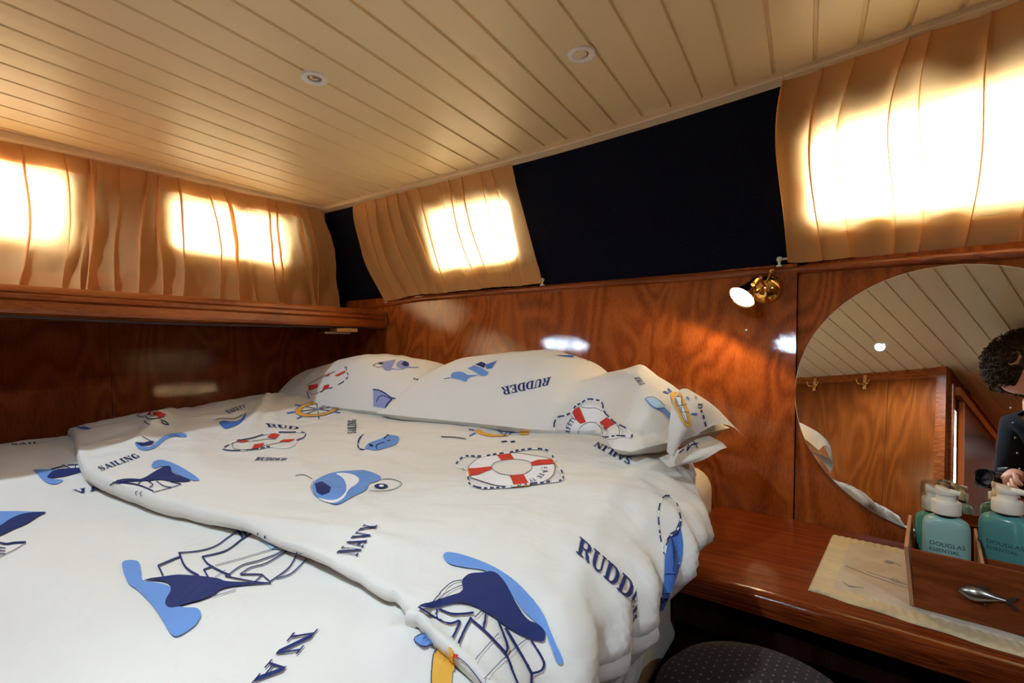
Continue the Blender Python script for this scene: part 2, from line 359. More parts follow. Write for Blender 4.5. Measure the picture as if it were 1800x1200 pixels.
def quilt():
    m, nt, b = new_mat('quilted_cream_cotton')
    tc = N(nt, 'ShaderNodeTexCoord'); wv = N(nt, 'ShaderNodeTexNoise', in_Scale=25.0, in_Detail=2.0); L(nt, tc.outputs['Object'], wv.inputs['Vector'])
    L(nt, ramp(nt, wv.outputs['Fac'], [(0.35, (0.50, 0.43, 0.33)), (0.65, (0.58, 0.52, 0.42))]), b.inputs['Base Color'])
    b.inputs['Roughness'].default_value = 0.9
    bp = N(nt, 'ShaderNodeBump', in_Strength=.4, in_Distance=0.004); L(nt, wv.outputs['Fac'], bp.inputs['Height']); L(nt, bp.outputs[0], b.inputs['Normal'])
    return m
M['quilt'] = quilt()
M['quiltedge'] = plain('yellow_striped_hem', (0.60, 0.50, 0.31), 0.9, bump=.5, mott=.12)
M['thread'] = plain('grey_thread', (0.30, 0.28, 0.26), 0.9)

# ------------------------------------------------------------------ the room
def zceil(x):
    x = max(x, -0.85); return 0.565 + 0.036 * min(x + 0.85, 1.55) ** 1.8
# groove positions measured along the line y = 1.2, then sheared by the planks' direction
gx = [-0.2055]
while gx[-1] < 1.15: gx.append(gx[-1] + 0.075)
g2 = -0.2055
while g2 > -2.1:
    g2 -= 0.0722 if g2 > -0.70 else 0.0825; gx.insert(0, g2)
SH = -0.056
bm = bmesh.new()
prof = []
for i, g in enumerate(gx):
    prof += [(g - .0042, 0), (g - .0030, .0055), (g + .0030, .0055), (g + .0042, 0)]
    if i < len(gx) - 1: prof += [(lerp(g, gx[i + 1], .5), -0.0004)]
ys = [1.5, 1.0, 0.5, 0.0, -0.5, -1.0, -1.05, -1.45, -1.9]
rows = []
for y in ys:
    rows.append([bm.verts.new((x - SH * (1.2 - y), y, zceil(x) + dz)) for x, dz in prof])
for r, (A, B) in enumerate(zip(rows, rows[1:])):
    for k in range(len(A) - 1):
        xm = (A[k].co.x + B[k + 1].co.x) / 2; ym = (A[k].co.y + B[k].co.y) / 2
        if -1.45 < ym < -1.05 and 0.14 < xm < 0.43: continue          # hatch opening added out of view for daylight fill on the bed
        bm.faces.new((A[k], A[k + 1], B[k + 1], B[k]))
tp = [[bm.verts.new((x, y, 0.80)) for y in ys] for x in (-2.3, 1.4)]
ceil = bmo('ceiling', bm, M['ceil']); tag(ceil, 'cream painted tongue-and-groove plank ceiling with knots showing', None, None, 'structure')

KR = 0.17 / 0.37
def upR(x, z, off=0.0):  # point on the inward-leaning upper right wall; off = distance into the room
    return Vector((x, 1.4 - (z - .197) * KR - off, z))
KL = 0.247
def upL(y, z, off=0.0):
    return Vector((-1.91 + (z - .167) * KL + .065 * (y - 1.3) + off, y, z))
def rrect(u0, u1, v0, v1, r, n=5):
    pts = []
    for (cu, cv, a0) in ((u1 - r, v1 - r, 0), (u0 + r, v1 - r, 90), (u0 + r, v0 + r, 180), (u1 - r, v0 + r, 270)):
        for k in range(n + 1):
            a = math.radians(a0 + 90 * k / n); pts.append((cu + r * math.cos(a), cv + r * math.sin(a)))
    return pts
WR = [dict(q=[(-1.300, .272), (-0.898, .276), (-0.885, .486), (-1.262, .492)]), dict(q=[(-0.093, .275), (0.50, .272), (0.50, .520), (-0.090, .485)])]
WL = [dict(q=[(0.00, .285), (0.435, .297), (0.439, .506), (0.00, .506)]), dict(q=[(0.690, .322), (1.105, .312), (1.082, .500), (0.672, .502)])]
def roundq(q, r=0.035, n=5):
    pts = []
    for i in range(4):
        p0, p1, p2 = Vector(q[i - 1]), Vector(q[i]), Vector(q[(i + 1) % 4])
        a = p1 + (p0 - p1).normalized() * r; b = p1 + (p2 - p1).normalized() * r
        for k in range(n + 1):
            t = k / n; pts.append(tuple((1 - t) ** 2 * a + 2 * t * (1 - t) * p1 + t * t * b))
    return pts
def wall_with_windows(name, outline, holes, f, thick, mat, label):
    """outline / holes in wall coordinates (u, z); f(u, z, off) gives the point; thick = outwards"""
    bm = bmesh.new()
    loops = [outline] + [roundq(h['q']) for h in holes]
    es = []
    for lp in loops:
        vs = [bm.verts.new((p[0], p[1], 0)) for p in lp]
        for i in range(len(vs)): es.append(bm.edges.new((vs[i], vs[(i + 1) % len(vs)])))
    bmesh.ops.triangle_fill(bm, use_beauty=True, use_dissolve=False, edges=es)
    for fc in list(bm.faces):
        c = fc.calc_center_median()
        for h in holes:
            q = roundq(h['q']); inside = False
            for i in range(len(q)):
                x1, y1 = q[i]; x2, y2 = q[i - 1]
                if (y1 > c.y) != (y2 > c.y) and c.x < (x2 - x1) * (c.y - y1) / (y2 - y1) + x1: inside = not inside
            if inside: bm.faces.remove(fc); break
    vs = list(bm.verts); mp = {v: bm.verts.new(v.co + Vector((0, 0, 1))) for v in vs}
    for fc in list(bm.faces): bm.faces.new([mp[v] for v in reversed(fc.verts)])
    for e in es:
        if e.is_valid: bm.faces.new((e.verts[0], e.verts[1], mp[e.verts[1]], mp[e.verts[0]]))
    for v in bm.verts:
        v.co = f(v.co.x, v.co.y, -thick * (1 if v.co.z > .5 else 0))
    o = bmo(name, bm, mat); return tag(o, label, None, None, 'structure')
wall_with_windows('wall_upper_right', [(-2.0, .14), (1.0, .14), (1.0, .62), (-2.0, .60)], WR, upR, 0.03, M['navywall'], 'dark navy fabric covered upper wall above the wood panelling')
wall_with_windows('wall_upper_left', [(-1.0, .10), (1.46, .10), (1.40, .60), (-1.0, .60)], WL, upL, 0.03, M['navywall'], 'dark navy fabric covered upper wall over the left ledge')
for k, (h, f) in enumerate([(WR[0], upR), (WR[1], upR), (WL[0], upL), (WL[1], upL)]):
    q = roundq(h['q']); win = None
    bm = bmesh.new()
    cu = sum(p[0] for p in q) / len(q); cv = sum(p[1] for p in q) / len(q)
    inner = [((p[0] - cu) * (1 - .016 / .25) + cu, (p[1] - cv) * (1 - .016 / .12) + cv) for p in q]
    rings = [[bm.verts.new(f(p[0], p[1], o)) for p in s] for s, o in ((q, -.002), (inner, -.002), (inner, -.028), (q, -.028))]
    n = len(q)
    for a in range(4):
        A, B = rings[a], rings[(a + 1) % 4]
        for i in range(n): bm.faces.new((A[i], A[(i + 1) % n], B[(i + 1) % n], B[i]))
    win = bmo('window_%d' % (k + 1), bm, M['white']); tag(win, None, None, None, 'structure')
    bm = bmesh.new(); vs = [bm.verts.new(f(p[0], p[1], -.020)) for p in inner]; bm.faces.new(vs)
    vs2 = [bm.verts.new(f(p[0], p[1], -.023)) for p in inner]; bm.faces.new(vs2[::-1])
    bmo('window_pane', bm, M['pane'], win)
    zz = [p[1] for p in h['q']]; uu = [p[0] for p in h['q']]
    c = f(sum(uu) / 4, sum(zz) / 4, -.036)
    nrm = (0, -1, -KR) if f is upR else (1, 0, -KL)
    portal('sky_portal', c, nrm, max(uu) - min(uu), max(zz) - min(zz))

# ceiling edge trims
def trim(name, pts, inward, w, h, mat, label=None):
    bm = bmesh.new(); secs = []
    for p, d in zip(pts, inward):
        p = Vector(p); d = Vector(d)
        o = [p - d * .03 + Vector((0, 0, h + .02)), p - d * .03, p + d * (w - .003), p + d * w + Vector((0, 0, .003)), p + d * w + Vector((0, 0, h + .02))]
        secs.append([bm.verts.new(q) for q in o])
    for A, B in zip(secs, secs[1:]):
        for i in range(5): bm.faces.new((A[i], A[(i + 1) % 5], B[(i + 1) % 5], B[i]))
    bm.faces.new(secs[0]); bm.faces.new(secs[-1][::-1])
    o = bmo(name, bm, mat); return tag(o, label, None, None, 'structure')
def ztr(x): return zceil(x) - .012
xsr = [-1.86 + k * .09 for k in range(int((-0.112 + 1.86) / .09) + 1)] + [-0.1125]
trim('trim_1', [upR(x, ztr(x)) for x in xsr], [(0, -1, 0)] * len(xsr), .040, .012, M['trimpaint'], 'cream painted trim strip along the top of the right wall')
xsr = [-0.1115 + k * .1 for k in range(12)]
trim('trim_2', [upR(x, ztr(x)) for x in xsr], [(0, -1, 0)] * len(xsr), .040, .012, M['trimpaint'], 'cream trim strip above the big curtain')
trim('trim_3', [upL(y, interp(y, [-.6, .29, 1.23, 1.3], [.535, .545, .556, .556])) for y in (-.6, -.2, .3, .8, 1.24)], [(1, 0, 0)] * 5, .046, .022, M['trimpaint'], 'cream trim strip along the top of the left wall')

# lower right wall: three varnished boards; the right one is turned a little towards the bed
NM = Vector((0.16098793, 0.96774184, -0.19380047)); DM = 1.2929
def ywall(x, z):
    if x <= -0.10: return 1.4 - (0.197 - z) * 0.194 - .16 * max(0, x + .35) ** 2
    return (DM + 0.010 - NM.x * x - NM.z * z) / NM.y
bm = bmesh.new()
for a, b_ in ((-2.05, -0.8462), (-0.8450, -0.1010), (-0.0990, 1.0)):
    xs_ = [lerp(a, b_, k / 12) for k in range(13)]
    f = (lambda X, Z: 1.4 - (0.197 - Z) * 0.194 - .16 * max(0, X + .35) ** 2) if b_ < -0.0995 else (lambda X, Z: (DM + .010 - NM.x * X - NM.z * Z) / NM.y)
    secs = [[bm.verts.new((x, f(x, z) + d_, z)) for z, d_ in ((.20, 0), (FLOOR, 0), (FLOOR, .012), (.20, .012))] for x in xs_]
    for A, B in zip(secs, secs[1:]):
        for i in range(4): bm.faces.new((A[i], A[(i + 1) % 4], B[(i + 1) % 4], B[i]))
    bm.faces.new(secs[0]); bm.faces.new(secs[-1][::-1])
wr = bmo('wall_right', bm, M['ply'], smooth=True, sharp=20); tag(wr, 'glossy mahogany ply wall panelling behind the pillows and mirror', None, None, 'structure')
bm = bmesh.new(); box(bm, (-2.1, 1.46, FLOOR), (1.05, 1.50, .25)); tag(bmo('wall_backing', bm, M['dark']), None, None, None, 'structure')

# the rail on top of it
def rail_pt(x):
    z = smooth_interp(x, [-2.0, -1.85, -1.62, -1.40, -.1, .28, .95], [.158, .163, .178, .193, .197, .188, .176])
    y = 1.4 if x < -.1 else (DM - NM.x * x - NM.z * z) / NM.y + .008
    if x >= -.1: y = min(y, 1.4)
    return Vector((x, y, z))
bm = bmesh.new(); secs = []
xr = [-1.98 + .06 * k for k in range(49)]
cs = [(.05, -.001), (.002, -.001), (-.006, -.003), (-.012, -.009), (-.013, -.016), (-.009, -.021), (-.002, -.023), (.05, -.023)]
for x in xr:
    p = rail_pt(x); secs.append([bm.verts.new((p.x, p.y + dy, p.z + dz)) for dy, dz in cs])
for A, B in zip(secs, secs[1:]):
    for i in range(len(cs)): bm.faces.new((A[i], A[(i + 1) % 8], B[(i + 1) % 8], B[i]))
bm.faces.new(secs[0]); bm.faces.new(secs[-1][::-1])
tag(bmo('trim_4', bm, M['rail'], smooth=True, sharp=50), 'rounded mahogany rail capping the right wall panelling', None, None, 'structure')

# left lower wall, leaning
bm = bmesh.new()
def xleft(y, z): return -1.90 + .12 * (.167 - z) + .03 * (y - 1.3)
vs = []
for y0, y1 in ((-1.0, 0.5285), (0.530, 1.46)):
    q = [(xleft(y, max(z, -.35)), y, z) for y, z in ((y0, .12), (y0, -.35), (y1, -.35), (y1, .12))]
    q2 = [(xleft(y, -.35), y, z) for y, z in ((y0, -.35), (y0, FLOOR), (y1, FLOOR), (y1, -.35))]
    for qq in (q, q2):
        a = [bm.verts.new(p) for p in qq]; b_ = [bm.verts.new((p[0] - .012, p[1], p[2])) for p in qq]
        bm.faces.new(a); bm.faces.new(b_[::-1])
        for i in range(4): bm.faces.new((a[i], b_[i], b_[(i + 1) % 4], a[(i + 1) % 4]))
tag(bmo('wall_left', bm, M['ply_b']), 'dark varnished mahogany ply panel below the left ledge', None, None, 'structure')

# ledge beam with three ridges
bm = bmesh.new(); secs = []
ledge = [(-1.62, 1.385, .141, .062), (-1.605, 1.27, .141, .064), (-1.55, .8, .136, .065), (-1.48, .226, .128, .065), (-1.405, -.42, .120, .065)]
for (x, y, zt, zb) in ledge:
    h = zt - zb
    pr = [(-.50, zt), (-.004, zt), (0, zt - .005), (.002, zt - h * .22), (-.001, zt - h * .27), (.006, zt - h * .32), (.008, zt - h * .46), (.003, zt - h * .52), (.011, zt - h * .57), (.013, zt - h * .86), (.008, zt - h * .97), (0, zb), (-.50, zb)]
    secs.append([bm.verts.new((x + dx, y, z)) for dx, z in pr])
n = len(secs[0])
for A, B in zip(secs, secs[1:]):
    for i in range(n): bm.faces.new((A[i], A[(i + 1) % n], B[(i + 1) % n], B[i]))
bm.faces.new(secs[0][::-1]); bm.faces.new(secs[-1])
tag(bmo('trim_5', bm, M['beam'], smooth=True, sharp=35), 'mahogany ledge beam with moulded ridges under the left curtains', None, None, 'structure')
# a cord under the ledge with its loop at the end
bm = bmesh.new()
pts = [(-1.405 + .004, -.41, .058)] + [(lerp(-1.48, -1.62, t) + .004, lerp(.226, 1.36, t), .059 - .004 * math.sin(t * 5)) for t in [k / 14 for k in range(15)]]
pts += [(-1.590, 1.366, .062), (-1.583, 1.370, .085), (-1.588, 1.372, .120), (-1.598, 1.374, .134)]
tube(bm, pts, .0028, 6)
tag(bmo('cord', bm, M['cord'], smooth=True), 'thin black cord running under the left ledge', 'cord')
# latch under the ledge near the corner
lr = empty('latch', (-1.60, 1.18, .06), 'small pale wood and metal latch under the end of the left ledge', 'latch')
bm = bmesh.new(); box(bm, (-1.635, 1.13, .046), (-1.590, 1.225, .0605), .002); prism(bm, [(-1.60, 1.175), (-1.588, 1.168), (-1.588, 1.182)], .048, .059)
rel(bmo('block', bm, M['lightwood']), lr)
bm = bmesh.new(); box(bm, (-1.64, 1.085, .0375), (-1.60, 1.20, .0455), .0015)
rel(bmo('catch_plate', bm, M['steel']), lr)

# opposite wall (seen in the mirror), corridor, right wall, floor
def yopp(x): return -0.327 + 0.1537 * x
bm = bmesh.new()
def slab(bm, p0, p1, z0, z1, th, side=1):
    a = Vector((p0[0], p0[1], 0)); b_ = Vector((p1[0], p1[1], 0)); d = (b_ - a).normalized(); nn = Vector((-d.y, d.x, 0)) * side
    pts = [a, b_, b_ + nn * th, a + nn * th]; prism(bm, [(p.x, p.y) for p in pts], z0, z1)
slab(bm, (-2.1, yopp(-2.1)), (-0.416, yopp(-.416)), FLOOR, .70, .03, -1)
slab(bm, (-0.413, yopp(-.413)), (-0.215, yopp(-.215)), FLOOR, .70, .03, -1)
tag(bmo('wall_front', bm, M['ply_c']), 'orange varnished ply wall at the foot of the bed', None, None, 'structure')
bm = bmesh.new()
slab(bm, (-2.0, yopp(-2.0) + .006), (-0.20, yopp(-.2) + .006), .525, .70, .008, -1)
tag(bmo('trim_6', bm, M['rail']), 'dark mahogany cornice on the foot wall', None, None, 'structure')
bm = bmesh.new()
slab(bm, (-.215, yopp(-.215) + .012), (-.178, yopp(-.178) + .012), FLOOR, .70, .045, -1)
slab(bm, (-.175, yopp(-.175) - .02), (-.158, yopp(-.158) - .02), FLOOR, .50, .018, -1)
tag(bmo('trim_7', bm, M['rail']), 'dark mahogany corner post beside the corridor', None, None, 'structure')
bm = bmesh.new()
for (y0, y1, z0, z1) in ((-.385, -.400, FLOOR, .72), (-.400, -.520, .40, .72), (-.400, -.520, FLOOR, -.55), (-.520, -1.6, FLOOR, .72)):
    slab(bm, (-.17, y0), (-.17, y1), z0, z1, .004, -1)
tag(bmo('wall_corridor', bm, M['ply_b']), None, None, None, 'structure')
bm = bmesh.new(); box(bm, (-.1735, -.519, -.549), (-.1705, -.401, .399)); w5 = bmo('window_5', bm, M['pane']); tag(w5, None, None, None, 'structure')
bm = bmesh.new()
box(bm, (-.168, -1.30, FLOOR), (-.150, -1.26, .50)); box(bm, (-.168, -.550, FLOOR), (-.150, -.525, .46)); box(bm, (-.168, -1.30, .47), (-.148, -.45, .51))
tag(bmo('trim_8', bm, M['lightwood']), 'pale wood door frame on the corridor side', None, None, 'structure')
bm = bmesh.new(); box(bm, (-.166, -1.255, FLOOR + .02), (-.155, -.555, .465), .002)
d1 = bmo('door_1', bm, plain('grey_gloss_door', (0.10, 0.085, 0.08), 0.25, coat=.5)); tag(d1, None, None, None, 'structure')  # even dark grey with a glossy coat
bm = bmesh.new(); box(bm, (-.3, -1.64, FLOOR), (1.05, -1.60, .75)); box(bm, (.45, -1.6, FLOOR), (.48, -.62, .75))
tag(bmo('wall_back', bm, M['ply_c']), None, None, None, 'structure')
bm = bmesh.new(); box(bm, (.98, -.65, FLOOR), (1.01, 1.5, .75)); box(bm, (.45, -.65, FLOOR), (1.0, -.62, .75))
tag(bmo('wall_right_side', bm, M['ply_c']), None, None, None, 'structure')
bm = bmesh.new(); box(bm, (-2.1, -1.65, FLOOR - .04), (1.05, 1.5, FLOOR))
tag(bmo('floor', bm, M['floor']), None, None, None, 'structure')
bm = bmesh.new(); box(bm, (-2.12, -1.0, FLOOR), (-2.08, 1.5, .14))
tag(bmo('wall_hull', bm, M['dark']), None, None, None, 'structure')
bm = bmesh.new()
portal('sky_portal', (.285, -1.25, .70), (0, 0, -1), .30, .40)
portal('sky_portal', (-.18, -.46, -.075), (1, 0, 0), .95, .12)
bm.free()

# hooks on the foot wall
for k, (x, lab) in enumerate(((-.779, 'small brass double coat hook seen in the mirror, nearer the mirror rim'), (-.52, 'small brass double coat hook seen in the mirror, nearer the corner post'))):
    y = yopp(x) + .008; r = empty('coat_hook', (x, y, .50), lab, 'coat hook', 'brass hooks on the foot wall')
    bm = bmesh.new(); box(bm, (x - .008, y, .475), (x + .008, y + .004, .555), .001); rel(bmo('back_plate', bm, M['brass']), r)
    for s in (-1, 1):
        bm = bmesh.new(); tube(bm, [(x, y + .003, .51), (x + s * .008, y + .02, .498), (x + s * .02, y + .03, .497), (x + s * .027, y + .032, .510), (x + s * .029, y + .033, .522)], .0032, 8)
        rel(bmo('hook', bm, M['brass'], smooth=True), r)

# ------------------------------------------------------------------ bed
UH_X = [-1.84, -1.71, -1.45, -1.217, -1.084, -.97, -.757, -.629, -.463, -.377, -.286, -.217, -.15]
UH_Y = [.41, .399, .345, .305, .299, .310, .334, .329, .294, .280, .268, .250, .235]
def xbulge(y): return smooth_interp(y, [-.5, .0, .3, .50, .65, .74, .83, .95, 1.06, 1.2], [-.165, -.165, -.165, -.163, -.156, -.164, -.196, -.236, -.262, -.285])
# creases on the bed: (points in x, y ; width ; amplitude)
def P2(pts, z=-.235): return [tuple(on_z(x, y, z))[:2] for x, y in pts]
CREASE = [
    (P2([(1085, 880), (1040, 985), (985, 1100), (940, 1190)]), .010, .0055), (P2([(920, 905), (880, 960), (850, 1000)]), .008, .0035),
    (P2([(1110, 850), (1170, 940), (1190, 1010)], -.23), .012, .004), (P2([(560, 840), (640, 900), (700, 960)]), .012, .003),
    (P2([(380, 885), (520, 925), (640, 985), (740, 1030)]), .014, .006), (P2([(450, 700), (520, 790), (560, 860)]), .02, .004),
    (P2([(240, 750), (300, 715)], -.2), .020, .018), (P2([(425, 735), (470, 700), (505, 690)], -.19), .014, .012), (P2([(100, 745), (140, 765)], -.2), .016, .012),
    (P2([(350, 730), (330, 780), (390, 830)], -.22), .03, .006), (P2([(820, 800), (1000, 870), (1100, 960)]), .03, .003),
    (P2([(640, 880), (760, 870), (900, 900)]), .02, .003), (P2([(1000, 790), (1150, 850), (1210, 900)]), .02, .004),
    (P2([(700, 1100), (680, 1150), (690, 1200)]), .009, .011), (P2([(640, 1060), (560, 1100), (500, 1190)]), .012, .003), (P2([(755, 1110), (740, 1150), (735, 1200)]), .007, .009),
    (P2([(985, 930), (1020, 1010), (1040, 1100), (1045, 1190)], -.215), .008, .006), (P2([(1040, 985), (1068, 1080), (1082, 1190)], -.22), .008, .007), (P2([(1075, 1010), (1103, 1090), (1118, 1190)], -.23), .008, .006), (P2([(940, 1010), (990, 1100), (1005, 1190)], -.215), .009, .005), (P2([(1120, 900), (1150, 990), (1160, 1080)], -.23), .010, .006),
    (P2([(0, 980), (250, 960), (450, 1000)]), .03, .004), (P2([(60, 1120), (300, 1100), (460, 1080)]), .025, .003)]
def seg_d(px, py, a, b_):
    vx, vy = b_[0] - a[0], b_[1] - a[1]; l = vx * vx + vy * vy or 1e-9
    t = max(0, min(1, ((px - a[0]) * vx + (py - a[1]) * vy) / l)); return math.hypot(px - a[0] - t * vx, py - a[1] - t * vy), t
def crease(x, y):
    h = 0.0
    for pts, w, a in CREASE:
        n_ = len(pts) - 1; best = 9; bt = 0
        for i in range(n_):
            d, t = seg_d(x, y, pts[i], pts[i + 1])
            if d < best: best = d; bt = (i + t) / n_
        if best < 4 * w: h += a * math.exp(-(best / w) ** 2) * math.sin(math.pi * min(1, max(.12, bt * .76 + .12)))
    return h
def zU(x, y):
    z = -.246 + .026 * sstep(.55, 1.0, y) * (1 - .9 * sstep(-.8, -.3, x)) + .040 * sstep(-.75, -.3, x) + .030 * sstep(-1.25, -1.7, x) * sstep(.3, .6, y)
    z -= .035 * sstep(1.0, 1.15, y)
    z += .006 * fbm(x * 3.1, y * 3.1, 3) + .0025 * fbm(x * 9, y * 9, 5) + crease(x, y) + .0022 * (1 - 2 * abs(fbm(x * 4 - y * 3, y * 5 + x * 2, 15))) + .0018 * fbm(x * 5 + y * 3, y * 22 - x * 3, 17)
    z += .010 * sstep(-1.0, -1.6, x) * abs(fbm(x * 6, y * 6, 8))
    return z
def zL(x, y):
    z = -.278 + .022 * sstep(-1.2, -1.8, x) + .056 * sstep(-.8, -.32, x) + .005 * fbm(x * 3.3, y * 3.3, 11) + .002 * fbm(x * 9, y * 9, 12) + crease(x, y) + .002 * (1 - 2 * abs(fbm(x * 3 - y * 3, y * 4 + x * 3, 25))) + .0012 * fbm(x * 5 + y * 3, y * 18 - x * 3, 27)
    return z
ZCT = -.400
def drape_section(y, ztop, phase, folds, zbot=-.76):
    """from the top edge round the side: list of (x, z-offset from ztop)"""
    xb = xbulge(y); out = []
    rx, rz = .115, .065; xe = xb - rx
    n1 = 16
    for k in range(1, n1 + 1):
        a = math.pi / 2 * k / n1; out.append((xe + rx * math.sin(a), ztop - rz * (1 - math.cos(a)), a / (math.pi / 2)))
    z0 = ztop - rz; n2 = 60; zbot = lerp(-.76, ZCT + .004, sstep(.80, .86, y))
    for k in range(1, n2 + 1):
        t = k / n2; out.append((xb - .135 * (1 - math.exp(-t * 3.4)), lerp(z0, zbot, t), 1 + t))
    return xe, out
def foldfun(y, depth):
    d = depth
    yy = y + .10 * (d - 1)
    f = math.sin(yy * 88 + 2.2 * math.sin(yy * 11)) * .5 + .6 * math.sin(yy * 57 + 1.7 + 1.5 * math.sin(yy * 8))
    f = math.copysign(abs(f) ** 0.8, f)
    return f * (.019 * sstep(.15, 1.4, d)) * (1 - .75 * sstep(.58, .80, y)) * (1 - .55 * sstep(.75, 1.0, y))
def make_duvet(name, y0f, y1, zf, label, step=.008, x0=-1.83, hem=True):
    ys_ = [y0f(-1.0)]
    nv = int((y1 - y0f(-1.0)) / step) + 1
    verts = []; rows = []
    nflat = int(1.48 / step)
    hemrows = [(.020, -.030), (.004, -.029), (-.003, -.022), (-.005, -.013), (-.002, -.005)] if hem else []
    pre = len(hemrows)
    # build column-wise over u (x then drape); v along y
    usec = nflat + 76
    cols = [[None] * (nv + pre) for _ in range(usec)]
    for j in range(nv + pre):
        for i in range(usec):
            # fractional y
            def yat(x):
                ya = y0f(x)
                if j >= pre: return ya + (y1 - ya) * (j - pre) / (nv - 1), 0.0
                kk = lerp(1, .42, sstep(-.95, -.5, x)); return ya + hemrows[j][0] * kk, hemrows[j][1] * kk
            yg, dz = yat(-.4)
            xb = xbulge(yg); xe = xb - .115
            if i < nflat:
                x = lerp(x0, xe, i / (nflat - 1)); y, dz = yat(x); z = zf(x, max(y, y0f(x))) + dz
                if name == 'duvet' : pass
                x += 0
                zz = z + (-.03 * (1 - sstep(x0, x0 + .05, x)))
                cols[i][j] = (x, y, zz)
            else:
                y, dz = yat(-.22)
                xe2, secs_ = drape_section(y, zf(xe, y), 0, 0)
                q = secs_[i - nflat]
                f = foldfun(y, q[2]); t = q[2]
                nx, nz = (math.sin(min(t, 1) * math.pi / 2), math.cos(min(t, 1) * math.pi / 2))
                f += .012 * fbm(y * 4, t * 2, 21) * sstep(0, 1, t) 
                if q[2] <= 1: f += crease(q[0], y) * (1 - .5 * t)
                cols[i][j] = (q[0] + nx * (f + dz), y + 0, q[1] + nz * (f + dz))
    verts = [p for c in cols for p in c]
    faces = grid_faces(usec, nv + pre)
    return verts, faces

